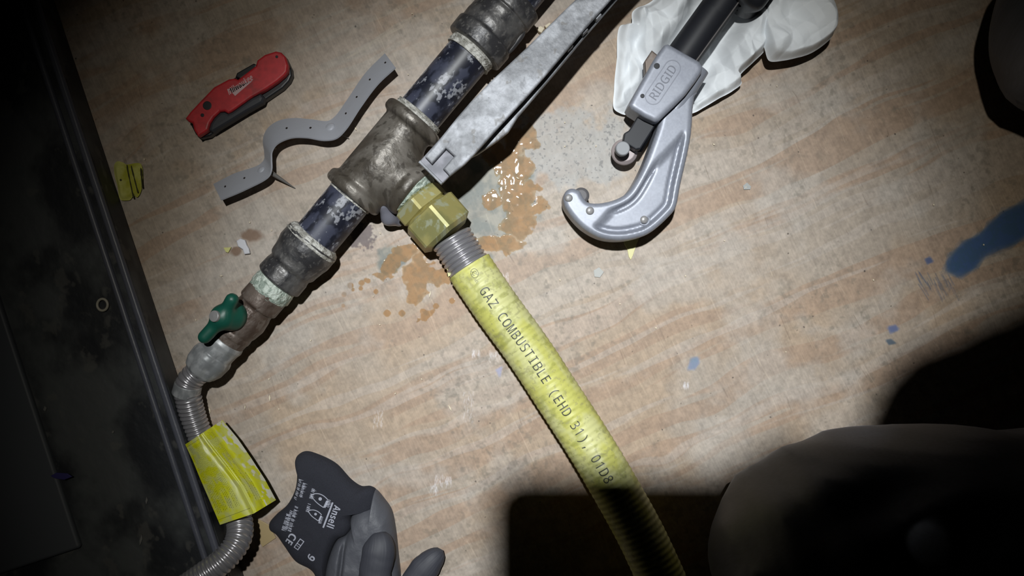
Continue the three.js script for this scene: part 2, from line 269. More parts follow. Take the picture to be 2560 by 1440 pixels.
// ---------------------------------------------------------------- materials
const T = {
  scuff: tex(512, (u, v) => { const a = fbp(u, v, 8, 5), b = fbp(u * 1, v * 1, 32, 3), s = sm(0.57, 0.68, a * 0.75 + b * 0.25); let c = mix3([0.012, 0.014, 0.024], [0.05, 0.055, 0.085], sm(0.4, 0.62, fbp(u + 0.4, v + 0.2, 8, 4))); c = mix3(c, [0.36, 0.37, 0.41], 0.75 * s); return c; }),
  cast: tex(512, (u, v) => { const a = fbp(u, v, 6, 5), b = fbp(u + 0.5, v, 24, 4); let c = mix3([0.085, 0.072, 0.058], [0.19, 0.172, 0.15], sm(0.35, 0.68, a)); c = mix3(c, [0.05, 0.042, 0.034], 0.7 * sm(0.55, 0.72, b)); return c; }),
  iron: tex(512, (u, v) => { const a = fbp(u, v, 8, 5), b = fbp(u + 0.2, v + 0.7, 32, 3); let c = mix3([0.045, 0.044, 0.047], [0.125, 0.12, 0.118], sm(0.35, 0.7, a)); c = mix3(c, [0.2, 0.19, 0.18], 0.5 * sm(0.6, 0.75, b)); return c; }),
  rust: tex(512, (u, v) => { const a = fbp(u, v, 6, 5), b = fbp(u + 0.2, v + 0.7, 16, 4); let c = mix3([0.085, 0.058, 0.045], [0.17, 0.135, 0.115], sm(0.35, 0.7, a)); c = mix3(c, [0.22, 0.19, 0.17], 0.5 * sm(0.58, 0.75, b)); return c; }),
  dope: tex(256, (u, v) => mix3([0.30, 0.29, 0.26], [0.60, 0.59, 0.55], sm(0.35, 0.65, fbp(u, v, 8, 4)))),
  green: tex(256, (u, v) => mix3([0.27, 0.33, 0.28], [0.56, 0.62, 0.55], sm(0.35, 0.65, fbp(u, v, 8, 4)))),
  brass: tex(512, (u, v) => { const a = fbp(u, v, 6, 5), b = fbp(u + 0.4, v, 16, 4); let c = mix3([0.36, 0.32, 0.12], [0.25, 0.24, 0.095], sm(0.4, 0.65, a)); c = mix3(c, [0.42, 0.46, 0.36], 0.6 * sm(0.56, 0.72, b)); return c; }),
  galv: tex(512, (u, v) => { const a = fbp(u, v, 6, 5), b = fbp(u + 0.1, v + 0.2, 32, 3); let c = mix3([0.19, 0.195, 0.21], [0.36, 0.37, 0.40], sm(0.35, 0.65, a)); const k = 1 + (b - 0.5) * 0.5; c = [c[0] * k, c[1] * k, c[2] * k]; return mix3(c, [0.14, 0.13, 0.12], 0.6 * sm(0.66, 0.78, fbp(u + 0.7, v, 16, 3))); }),
  zinc: tex(256, (u, v) => mix3([0.24, 0.25, 0.26], [0.42, 0.43, 0.44], sm(0.35, 0.65, fbp(u, v, 8, 5)))),
  alu: tex(512, (u, v) => { const a = fbp(u, v, 8, 5), b = fbp(u, v, 64, 2); const k = 0.92 + 0.16 * b; const c = mix3([0.25, 0.265, 0.315], [0.31, 0.325, 0.375], a); return [c[0] * k, c[1] * k, c[2] * k]; }),
  grime: tex(512, (u, v) => { const a = fbp(u, v, 4, 6), b = fbp(u + 0.3, v + 0.1, 16, 4); let c = mix3([0.014, 0.016, 0.02], [0.07, 0.077, 0.08], sm(0.42, 0.68, a)); c = mix3(c, [0.10, 0.10, 0.095], 0.5 * sm(0.62, 0.75, b)); return c; }),
  knit: tex(256, (u, v) => { const k = 0.7 + 0.6 * fbp(u, v, 64, 2); return [0.017 * k, 0.018 * k, 0.026 * k]; }),
  cloth: tex(512, (u, v) => { const k = 0.75 + 0.5 * fbp(u, v, 64, 2); const c = mix3([0.026, 0.028, 0.037], [0.036, 0.038, 0.049], fbp(u, v, 8, 4)); return [c[0] * k, c[1] * k, c[2] * k]; }),
  lumpy: tex(512, (u, v) => fbp(u, v, 16, 5), false),
  red: tex(256, (u, v) => { const k = 0.8 + 0.4 * fbp(u, v, 32, 3); return mix3([0.50 * k, 0.022 * k, 0.03 * k], [0.2, 0.03, 0.03], 0.5 * sm(0.6, 0.75, fbp(u + 0.2, v, 8, 4))); }),
};
const M = {
  pipe: mat({ map: T.scuff, roughness: 0.42 }),
  tee: mat({ map: T.cast, roughness: 0.42, metalness: 0.25, bumpMap: T.lumpy, bumpScale: 0.0007 }),
  iron: mat({ map: T.iron, roughness: 0.42, metalness: 0.3, bumpMap: T.lumpy, bumpScale: 0.0006 }),
  rust: mat({ map: T.rust, roughness: 0.42, metalness: 0.25, bumpMap: T.lumpy, bumpScale: 0.0006 }),
  dope: mat({ map: T.dope, roughness: 0.6, bumpMap: T.lumpy, bumpScale: 0.0015 }),
  dopeGreen: mat({ map: T.green, roughness: 0.5, bumpMap: T.lumpy, bumpScale: 0.0015 }),
  brass: mat({ map: T.brass, roughness: 0.42, metalness: 0.3 }),
  chrome: mat({ color: col(0.42, 0.41, 0.43), roughness: 0.28, metalness: 0.65 }),
  galv: mat({ map: T.galv, roughness: 0.55, metalness: 0.15, bumpMap: T.lumpy, bumpScale: 0.0008 }),
  zinc: mat({ map: T.zinc, roughness: 0.45, metalness: 0.25 }),
  plate: mat({ color: col(0.2, 0.19, 0.2), roughness: 0.5, metalness: 0.3 }),
  alu: mat({ map: T.alu, roughness: 0.42, metalness: 0.2 }),
  strap: mat({ color: col(0.38, 0.39, 0.43), roughness: 0.55, metalness: 0.1, bumpMap: T.lumpy, bumpScale: 0.0002 }),
  black: mat({ color: col(0.013, 0.014, 0.018), roughness: 0.4 }),
  blackSteel: mat({ color: col(0.016, 0.017, 0.022), roughness: 0.5, specularIntensity: 0.7 }),
  rubber: mat({ color: col(0.032, 0.034, 0.042), roughness: 0.6 }),
  red: mat({ map: T.red, roughness: 0.5 }),
  white: mat({ color: col(0.6, 0.6, 0.62), roughness: 0.6 }),
  greenPlastic: mat({ color: col(0.008, 0.085, 0.058), roughness: 0.42 }),
  pinSteel: mat({ color: col(0.28, 0.285, 0.3), roughness: 0.62, metalness: 0.15 }),
  steel: mat({ color: col(0.36, 0.35, 0.35), roughness: 0.4, metalness: 0.35 }),
  paper: mat({ color: col(0.80, 0.83, 0.86), roughness: 0.9, bumpMap: T.lumpy, bumpScale: 0.0005 }),
  case: mat({ map: T.grime, roughness: 0.5, bumpMap: T.lumpy, bumpScale: 0.0006 }),
  casePanel: mat({ color: col(0.075, 0.083, 0.096), roughness: 0.55 }),
  cloth: mat({ map: T.cloth, roughness: 0.55, sheen: 0.4, sheenRoughness: 0.5, sheenColor: col(0.2, 0.21, 0.26) }),
  jacket: mat({ color: col(0.02, 0.02, 0.025), roughness: 0.7 }),
  skin: mat({ color: col(0.42, 0.24, 0.17), roughness: 0.55 }),
  hair: mat({ color: col(0.03, 0.02, 0.015), roughness: 0.6 }),
  chip: mat({ color: col(0.75, 0.66, 0.5), roughness: 0.7 }),
  chipPale: mat({ color: col(0.62, 0.62, 0.66), roughness: 0.6 }),
};

// ---------------------------------------------------------------- lamp on a boom stand, out of the picture
{
  const t = thing('work_light', 'bright spot work lamp on a tall boom stand outside the picture', 'lamp', V(LAMP.x, 0, -1.0));
  const dir = AIM.clone().sub(LAMP).normalize(), back = LAMP.clone().addScaledVector(dir, -0.012);
  part(t, 'base', new THREE.CylinderGeometry(0.16, 0.18, 0.02, 40).translate(LAMP.x, 0.01, -1.0), M.blackSteel);
  part(t, 'pole', new THREE.CylinderGeometry(0.014, 0.014, 1.6, 20).translate(LAMP.x, 0.82, -1.0), M.blackSteel);
  part(t, 'arm', sweep(line(V(LAMP.x, 1.62, -1.02), V(LAMP.x, 1.62, LAMP.z - 0.02)), () => 0.01, 2, 16), M.blackSteel);
  part(t, 'lamp_head', turned(back, dir.clone().negate(), [[0, 0.0], [0.0, 0.024], [0.03, 0.024], [0.05, 0.016], [0.11, 0.016], [0.11, 0]], 32), M.blackSteel);
  const glow = mat({ color: col(0.1, 0.1, 0.1), emissive: col(1, 1, 1), emissiveIntensity: 6 });
  part(t, 'lens', turned(LAMP.clone().addScaledVector(dir, -0.008), dir.clone().negate(), [[0, 0], [0, 0.0085], [0.003, 0.0085]], 32), glow);
  for (const [i, a, p, c] of [[LAMP_COOL, 16, 1, col(0.89, 0.95, 1.0)], [LAMP_SPILL, 22.5, 1, col(1.0, 0.95, 0.82)]]) {
    const L = new THREE.SpotLight(c, i, 0, a * Math.PI / 180, p, 2); L.position.copy(LAMP); L.target.position.copy(AIM); L.castShadow = true; L.shadow.radius = 1.1; L.shadow.mapSize.set(2048, 2048); L.name = 'lamp_beam'; scene.add(L, L.target);
  }
}

// ---------------------------------------------------------------- pipe run: tee, nipples, couplings, valve, brass adapter
const AX = 0.029, K = S * (HC - AX) / HC;     // height of the run's axis, metres per pixel there
const O = W(787, 600, AX), D = V(0.64, 0, -0.768).normalize(), NB = V(0.768, 0, 0.64).normalize();
const DL = W(787, 600, AX).sub(W(497, 932, AX)).normalize();   // the lower end runs a little askew
const along = (t) => O.clone().addScaledVector(D, t * K), alongL = (t) => O.clone().addScaledVector(DL, t * K);
const px = (list) => list.map(([t, r]) => [t * K, r * K]);
const run = thing('gas_pipe_run', 'run of black iron gas pipe with tee, couplings and green-handled valve on plywood', 'pipe', V(W(787, 600).x, 0, W(787, 600).z));
const rough = (f, a) => (t, th) => (fb(t * f + 9, Math.cos(th) * 2 + 5 + Math.sin(th) * 3.1, 3) - 0.5) * a;
part(run, 'pipe_nipple', turnedSmooth(O, D, px([[-4, 0], [-4, 57], [158, 57], [158, 0]]), 64, 12, 0.0005), M.pipe, 'black painted pipe with white scuffs');
part(run, 'pipe_nipple', turnedSmooth(O, D, px([[385, 0], [385, 57.5], [640, 57.5], [640, 0]]), 64, 12, 0.0005), M.pipe, 'longer black painted pipe with white scuffs');
part(run, 'pipe_nipple', turnedSmooth(O, D, px([[780, 0], [780, 56], [1080, 56], [1080, 0]]), 64, 12, 0.0005), M.pipe, 'black pipe running out above the coupling');
// threads with sealing compound
const thread = (a, b, r, at, dir, m) => part(run, 'sealed_thread', turnedSmooth(at, dir, px([[a, 0], [a, r], ...Array.from({ length: 9 }, (_, i) => [lerp(a, b, (i + 0.5) / 9), r + (i % 2 ? -1.2 : 1.2)]), [b, r - 5], [b, 0]]), 64, 30, 0.0004, rough(700, 0.0016)), m, 'thread smeared with pale pipe dope');
thread(384, 412, 64, O, D, M.dope);
thread(596, 630, 63, O, D, M.dope);
thread(134, 150, 58.5, O, D, M.dope);
{ // tee by blending cylinders
  const c = along(258), r = 66 * K, cyl = (p, d, t0, t1, rad, e) => { const a = p.clone().addScaledVector(d, t0), L = t1 - t0; return (x, y, z) => { const qx = x - a.x, qy = y - a.y, qz = z - a.z, s = qx * d.x + qy * d.y + qz * d.z, rr = Math.sqrt(Math.max(0, qx * qx + qy * qy + qz * qz - s * s)); const dx = rr - rad + e, dy = Math.abs(s - L / 2) - L / 2 + e; return Math.min(Math.max(dx, dy), 0) + Math.hypot(Math.max(dx, 0), Math.max(dy, 0)) - e; }; };
  const body = join([cyl(O, D, 150 * K, 388 * K, r, 0.004), cyl(along(250), NB, 0, 112 * K, 64 * K, 0.004)], 0.02);
  const bands = [cyl(O, D, 140 * K, 174 * K, 79 * K, 0.0045), cyl(O, D, 366 * K, 397 * K, 81 * K, 0.0045), cyl(along(250), NB, 86 * K, 118 * K, 74 * K, 0.0045)];
  const f = (x, y, z) => { let d = body(x, y, z); for (const b of bands) d = smin(d, b(x, y, z), 0.0028); return d; };
  part(run, 'tee_fitting', nets(f, V(c.x - 0.075, -0.002, c.z - 0.075), V(c.x + 0.085, 0.064, c.z + 0.08), 0.0013), M.tee, 'brown-grey cast tee with banded ends');
}
// coupling at the upper end, with two cast lugs
part(run, 'reducing_coupling', turnedSmooth(O, D, px([[618, 0], [618, 58], [622, 79], [663, 80], [668, 75], [690, 76], [716, 72], [728, 74], [738, 70], [741, 75], [783, 75], [787, 60], [787, 0]]), 72, 12, 0.0016), M.iron, 'dark cast reducing coupling with ribs and rolled collars');
for (const th of [1.45, -1.7]) { const p = (t, r) => along(t).addScaledVector(V(0, 1, 0), Math.cos(th) * r * K).addScaledVector(D.clone().cross(V(0, 1, 0)), Math.sin(th) * r * K); part(run, 'lug', sweep(line(p(664, 73), p(735, 71)), (s, a, q) => 0.0032 * Math.sqrt(Math.max(0.05, 1 - (2 * q - 1) ** 4)), 12, 12), M.iron); }
// bell reducer under the lower nipple
part(run, 'reducing_coupling', turnedSmooth(O, DL, px([[2, 0], [2, 60], [-4, 72], [-40, 73], [-58, 68], [-66, 66], [-84, 64], [-94, 57], [-104, 60], [-136, 61], [-142, 50], [-142, 0]]), 72, 12, 0.0014, rough(260, 0.001)), M.iron, 'grey cast bell reducer');
part(run, 'sealed_thread', turnedSmooth(O, DL, px([[10, 0], [8, 60], [2, 69], [-8, 72], [-16, 73.6], [-18, 60], [-18, 0]]), 72, 30, 0.001, rough(700, 0.0024)), M.dope, 'thick ring of dried white sealant');
part(run, 'sealed_thread', turnedSmooth(O, DL, px([[-136, 0], [-138, 52], [-150, 54], [-172, 55], [-184, 50], [-186, 0]]), 72, 30, 0.001, rough(600, 0.003)), M.dopeGreen, 'pale green sealant on the valve thread');
// valve: body, bonnet, handle with two wings and screw
part(run, 'valve_body', turnedSmooth(O, DL, px([[-160, 0], [-160, 52], [-215, 52.5], [-219, 47], [-226, 46.5], [-236, 50], [-262, 54], [-288, 50], [-298, 46.5], [-302, 48], [-312, 48], [-315, 46], [-338, 45], [-338, 0]]), 64, 12, 0.0012, (t, th) => (t < -0.11 ? 0 : 0)), M.rust, 'brown bronze valve body');
{
  const hub = W(553, 792, 0.06), root = alongL(-262), ax = hub.clone().sub(root).normalize(), side = DL.clone().addScaledVector(ax, -DL.dot(ax)).normalize();
  part(run, 'valve_bonnet', turnedSmooth(root, ax, [[0.008, 0], [0.008, 0.012], [0.024, 0.012], [0.026, 0.008], [0.03, 0]], 40, 12, 0.001), M.rust);
  const A = (s, h) => hub.clone().addScaledVector(side, s).addScaledVector(ax, h), cr = ax.clone().cross(side);
  const f = join([bone(A(0.002, -0.012), A(0, -0.003), 0.0135, 0.0115), bone(A(0.004, -0.002), A(0.019, 0.002), 0.0062, 0.0058), bone(A(-0.004, -0.002), A(-0.023, 0.002), 0.0062, 0.0058)], 0.004);
  const hnd = part(run, 'valve_handle', nets(f, hub.clone().subScalar(0.036), hub.clone().addScalar(0.036), 0.0014), M.greenPlastic, 'dark green plastic wing handle');
  part(hnd, 'screw', turnedSmooth(A(0, 0.0065), ax, [[0, 0.0052], [0.0032, 0.005], [0.0036, 0]], 24, 12, 0.0008), M.steel, 'worn steel screw');
}
// galvanised flare nut of the flexible connector
part(run, 'flare_nut', turnedSmooth(O, DL, px([[-330, 0], [-330, 46], [-341, 49], [-352, 46], [-376, 46], [-380, 49], [-390, 52], [-418, 50], [-436, 42], [-446, 30], [-446, 0]]), 6 * 8, 12, 0.001, (t, th) => (t < -0.135 ? -0.0016 * (1 - Math.abs(Math.cos(3 * th))) : 0)), M.zinc, 'galvanised connector nut');
// brass adapter and nut on the branch
const B0 = W(1030, 483, AX), BD = W(1139, 607, AX).sub(W(1030, 483, AX)).normalize();
function hex(a, d, t0, t1, rc, turn, ch = 0.0016) {
  const up = V(0, 1, 0), B = d.clone().cross(up), pos = [], idx = [];
  const ringAt = (t, r) => { for (let k = 0; k < 6; k++) for (const e of [-0.055, 0.055]) { const th = (k + 0.5) * Math.PI / 3 + turn + e; const q = a.clone().addScaledVector(d, t).addScaledVector(up, Math.cos(th) * r).addScaledVector(B, Math.sin(th) * r); pos.push(q.x, q.y, q.z); } };
  ringAt(t0, rc - ch * 1.7); ringAt(t0 + ch, rc); ringAt(t1 - ch, rc); ringAt(t1, rc - ch * 1.7);
  for (let i = 0; i < 3; i++) for (let k = 0; k < 12; k++) { const p = i * 12 + k, q = i * 12 + (k + 1) % 12; idx.push(p, q, p + 12, p + 12, q, q + 12); }
  for (const [row, t] of [[0, t0], [3, t1]]) { const c = a.clone().addScaledVector(d, t), n = pos.length / 3; pos.push(c.x, c.y, c.z); for (let k = 0; k < 12; k++) idx.push(n, row * 12 + k, row * 12 + (k + 1) % 12); }
  let g = new THREE.BufferGeometry(); g.setAttribute('position', new THREE.Float32BufferAttribute(pos, 3)); g.setIndex(idx); g = g.toNonIndexed(); g.computeVertexNormals(); return planarUV(g, 10);
}
part(run, 'sealed_thread', turnedSmooth(B0, BD, px([[-26, 0], [-26, 60], [-8, 66], [2, 68], [8, 62], [12, 64], [16, 58], [22, 0]]), 64, 30, 0.001, rough(700, 0.002)), M.dopeGreen, 'green-tinged sealant around the branch');
part(run, 'brass_adapter', hex(B0, BD, 14 * K, 62 * K, 71 * K, -0.42, 0.003), M.brass, 'brass hex adapter');
part(run, 'brass_nut', hex(B0, BD, 56 * K, 140 * K, 79 * K, -0.70, 0.0034), M.brass, 'larger brass hex nut with pale film');
{ // smear of sealant hanging on the branch band
  const a = W(972, 545, 0.02), b = W(998, 556, 0.012); part(run, 'sealant_drip', nets(join([bone(W(958, 515, 0.03), a, 0.0045, 0.006), bone(a, b, 0.006, 0.004)], 0.006), V(a.x - 0.02, 0, a.z - 0.025), V(b.x + 0.016, 0.045, b.z + 0.016), 0.0012), mat({ color: col(0.16, 0.16, 0.19), roughness: 0.2 }), 'wet grey drip of sealant'); }

// ---------------------------------------------------------------- yellow gas hose
{
  const path = [[1128, 594, 0.029], [1173, 667, 0.029], [1240, 766, 0.03], [1320, 876, 0.031], [1394, 989, 0.034], [1466, 1100, 0.038], [1533, 1212, 0.043], [1600, 1333, 0.048], [1650, 1440, 0.052], [1705, 1570, 0.056]].map(([x, y, h]) => W(x, y, h));
  const full = curveOf(path), L = full.getLength();
  const hose = thing('gas_hose', 'yellow corrugated gas hose with black print, screwed into brass nut', 'hose', V(path[3].x, 0, path[3].z));
  const sJ = full.getPointAt(0).distanceTo(W(1173, 667, 0.029)), u0 = sJ / L, sub = (a, b) => curveOf(Array.from({ length: 40 }, (_, i) => full.getPointAt(lerp(a, b, i / 39))));
  part(hose, 'bare_corrugation', sweep(sub(0, u0 + 0.03), (s) => 0.0172 + 0.0026 * Math.pow(Math.abs(Math.sin(Math.PI * s / 0.0046)), 0.6), 220, 56), M.chrome, 'bare stainless corrugations');
  const jc = sub(u0, 1), JL = jc.getLength(), CW = 2048, CH = 640, cv = document.createElement('canvas'); cv.width = CW; cv.height = CH; const g = cv.getContext('2d'), im = g.createImageData(CW, CH);
  for (let j = 0; j < CH; j++) for (let i = 0; i < CW; i++) {
    const X = i * JL / CW * 1000, Y = j * 0.137 / CH * 1000; let c = mix3([0.58, 0.57, 0.15], [0.63, 0.625, 0.28], sm(0.35, 0.65, fb(X / 26, Y / 14, 4)));
    c = mix3(c, [0.30, 0.31, 0.07], 0.5 * sm(0.5, 0.72, fb(X / 5 + 40, Y / 9, 4))); c = mix3(c, [0.3, 0.28, 0.15], 0.4 * sm(0.62, 0.75, fb(X / 3 + 4, Y / 3, 3)));
    const q = (j * CW + i) * 4; im.data[q] = enc(c[0]); im.data[q + 1] = enc(c[1]); im.data[q + 2] = enc(c[2]); im.data[q + 3] = 255;
  }
  g.putImageData(im, 0, 0);
  const mm = CW / (JL * 1000), my = CH / 137; g.strokeStyle = g.fillStyle = 'rgba(40,42,38,0.86)';
  const write = (txt, at, step, dy = 0, size = 12.4) => { g.save(); g.scale(mm, my); g.font = `${size}px monospace`; g.textAlign = 'center'; g.textBaseline = 'middle'; for (const [i, ch] of [...txt].entries()) { g.save(); g.translate(at + i * step, 68.5 + dy + i * 0.05); g.scale(0.86, 1); g.fillText(ch, 0, 0); g.restore(); } g.restore(); };
  write('GAZ COMBUSTIBLE (EHD 31), 01D8', 27, 6.85, -0.8);
  g.save(); g.scale(mm, my); g.lineWidth = 0.55; g.globalAlpha = 0.6; g.beginPath(); g.ellipse(9, 67, 4.2, 3.4, 0.3, 0, 7); g.stroke(); g.beginPath(); g.arc(9, 67, 1.9, 0.5, 5.2); g.stroke(); g.beginPath(); g.moveTo(5.5, 69); g.lineTo(12, 65); g.stroke(); g.font = '4.2px sans-serif'; g.fillText('us', 13.5, 70.5); g.restore();
  const tx = new THREE.CanvasTexture(cv); tx.colorSpace = THREE.SRGBColorSpace; tx.magFilter = THREE.LinearFilter; tx.anisotropy = 8;
  part(hose, 'jacket', sweep(jc, (s, a) => 0.0213 + 0.00022 * Math.sin(2 * Math.PI * s / 0.0052) + 0.0002 * (fb(s * 300, a * 2, 2) - 0.5), 420, 56, { uvLen: 1 / JL }), mat({ map: tx, roughness: 0.5 }), 'dirty yellow plastic jacket with black print');
  const e = W(1122, 684, 0.034); part(hose, 'torn_edge', slab([[1117, 672], [1127, 678], [1136, 676], [1130, 688], [1120, 692]], 0.0325, 0.034, 0.0004), mat({ color: col(0.62, 0.6, 0.3), roughness: 0.6 }), 'torn flap of jacket');
}

// ---------------------------------------------------------------- flexible metal connector with tag
const flexPts = [[495, 930, 0.027], [476, 950, 0.026], [468, 975, 0.024], [472, 1000, 0.022], [482, 1040, 0.018], [499, 1090, 0.0145], [520, 1145, 0.0135], [549, 1210, 0.0145], [582, 1265, 0.02], [600, 1312, 0.030], [594, 1354, 0.041], [562, 1397, 0.049], [505, 1440, 0.052], [430, 1490, 0.052], [340, 1540, 0.05]].map(([x, y, h]) => W(x, y, h));
{
  const c = curveOf(flexPts), L = c.getLength(), pl = L * 0.072, pr = 0.0106;
  const t = thing('flexible_connector', 'silver corrugated flexible gas connector joining valve and running over black case', 'hose', V(flexPts[4].x, 0, flexPts[4].z));
  part(t, 'corrugated_tube', sweep(c, (s) => 0.0100 + 0.0018 * Math.pow(Math.abs(Math.sin(Math.PI * s / 0.0040)), 0.7), 1100, 32), M.chrome);
  const a = c.getPointAt(0.045), d = c.getTangentAt(0.06); part(t, 'sleeve', turnedSmooth(c.getPointAt(0.052), d, [[0, 0.010], [0.0, 0.0122], [0.011, 0.0124], [0.012, 0.010]], 40, 12, 0.001), M.zinc, 'plain crimped sleeve');
}
{ // yellow tag wrapped around the connector
  const rails = [[[463, 1111], [502, 1085], [556, 1050]], [[482, 1152], [530, 1124], [594, 1096]], [[500, 1196], [562, 1165], [627, 1144]], [[526, 1256], [600, 1216], [662, 1198]], [[550, 1312], [634, 1284], [690, 1250]]];
  const hs = (u) => (u < 0.5 ? 0.0362 + 0.006 * Math.sin(Math.PI * clamp(u * 1.5)) + 0.002 * u : 0.0405 - 0.019 * Math.pow((u - 0.5) * 2, 1.3)), n = 40, m = 36, pos = [], uv = [], idx = [];
  const at = (v, k) => { const f = v * 4, i = Math.min(3, Math.floor(f)), q = f - i; return [lerp(rails[i][k][0], rails[i + 1][k][0], q), lerp(rails[i][k][1], rails[i + 1][k][1], q)]; };
  for (const lay of [0, 1]) for (let i = 0; i <= n; i++) for (let j = 0; j <= m; j++) {
    const v = i / n, u = j / m, a = at(v, 0), b = at(v, 1), c = at(v, 2), P = u < 0.5 ? [lerp(a[0], b[0], u * 2), lerp(a[1], b[1], u * 2)] : [lerp(b[0], c[0], u * 2 - 1), lerp(b[1], c[1], u * 2 - 1)];
    let h = hs(u) + v * 0.007 * (1 - u) + 0.0016 * (fb(u * 7, v * 5 + 3, 3) - 0.5) - 0.0022 * Math.exp(-(((u - 0.5 - (v - 0.5) * 0.03) / 0.02) ** 2)) - 0.0012 * Math.exp(-(((u - 0.74) / 0.03) ** 2));
    if (lay) h -= u > 0.5 ? 0.0045 : 0.0012; const w = W(P[0], P[1], h); pos.push(w.x, w.y, w.z); uv.push(u, 1 - v);
  }
  const q = (n + 1) * (m + 1); for (const lay of [0, 1]) for (let i = 0; i < n; i++) for (let j = 0; j < m; j++) { const a = lay * q + i * (m + 1) + j, b = a + m + 1; lay ? idx.push(a, a + 1, b, b, a + 1, b + 1) : idx.push(a, b, a + 1, b, b + 1, a + 1); }
  const topG = new THREE.BufferGeometry(); topG.setAttribute('position', new THREE.Float32BufferAttribute(pos, 3)); topG.setAttribute('uv', new THREE.Float32BufferAttribute(uv, 2)); topG.setIndex(idx); topG.computeVertexNormals();
  const rim = [], ri = []; const ringIdx = []; for (let j = 0; j <= m; j++) ringIdx.push(j); for (let i = 1; i <= n; i++) ringIdx.push(i * (m + 1) + m); for (let j = m - 1; j >= 0; j--) ringIdx.push(n * (m + 1) + j); for (let i = n - 1; i >= 0; i--) ringIdx.push(i * (m + 1));
  ringIdx.forEach((k) => { for (const o of [k, k + q]) rim.push(pos[o * 3], pos[o * 3 + 1], pos[o * 3 + 2]); }); for (let k = 0; k + 1 < ringIdx.length; k++) ri.push(2 * k, 2 * k + 2, 2 * k + 1, 2 * k + 1, 2 * k + 2, 2 * k + 3);
  const edgeG = new THREE.BufferGeometry(); edgeG.setAttribute('position', new THREE.Float32BufferAttribute(rim, 3)); edgeG.setIndex(ri); edgeG.computeVertexNormals(); planarUV(edgeG, 10);
  const cv = document.createElement('canvas'); cv.width = 512; cv.height = 768; const g = cv.getContext('2d'), r = rng(5), im = g.createImageData(512, 768);
  for (let j = 0; j < 768; j++) for (let i = 0; i < 512; i++) { let c = mix3([0.56, 0.57, 0.012], [0.55, 0.57, 0.12], sm(0.4, 0.65, fb(i / 60, j / 60, 4))); c = mix3(c, [0.42, 0.43, 0.22], 0.5 * sm(0.52, 0.7, fb(i / 40 + 30, j / 90, 3))); if (i > 400) c = mix3(c, [0.62, 0.61, 0.48], sm(0.5, 0.58, fb(i / 50 + 3, j / 70, 3) + (i - 470) / 300)); const q2 = (j * 512 + i) * 4; im.data[q2] = enc(c[0]); im.data[q2 + 1] = enc(c[1]); im.data[q2 + 2] = enc(c[2]); im.data[q2 + 3] = 255; }
  g.putImageData(im, 0, 0); g.strokeStyle = 'rgba(40,42,16,0.62)'; g.lineWidth = 2.6;
  const lineOf = (xa, ya, len, step) => { let y = ya; while (y < ya + len) { const d = 4 + r() * 12; g.beginPath(); g.moveTo(xa + (r() - 0.5), y); g.lineTo(xa + (r() - 0.5), Math.min(ya + len, y + d)); g.stroke(); y += d + 3 + r() * 4; } };
  for (let k = 0; k < 15; k++) lineOf(22 + k * 12, 60 + r() * 8, 620 - (k % 4 === 3 ? 180 * r() : 0));
  for (let k = 0; k < 9; k++) lineOf(268 + k * 11, 20 + r() * 30, 300 + r() * 120);
  g.lineWidth = 4; for (let k = 0; k < 3; k++) lineOf(300 + k * 42, 420 + k * 30, 250);
  g.strokeStyle = 'rgba(60,60,10,0.5)'; g.lineWidth = 3; g.beginPath(); g.moveTo(0, 34); g.lineTo(240, 34); g.moveTo(0, 728); g.lineTo(250, 728); g.stroke();
  const tx = new THREE.CanvasTexture(cv); tx.colorSpace = THREE.SRGBColorSpace; tx.magFilter = THREE.LinearFilter;
  const t = thing('paper_tag', 'yellow folded warning tag with fine print wrapped around flexible connector', 'tag', V(W(575, 1190).x, 0, W(575, 1190).z));
  part(t, 'sheet', topG, mat({ map: tx, roughness: 0.38 })); part(t, 'page_edges', edgeG, mat({ color: col(0.6, 0.58, 0.42), roughness: 0.8 }), 'cream page edges');
}

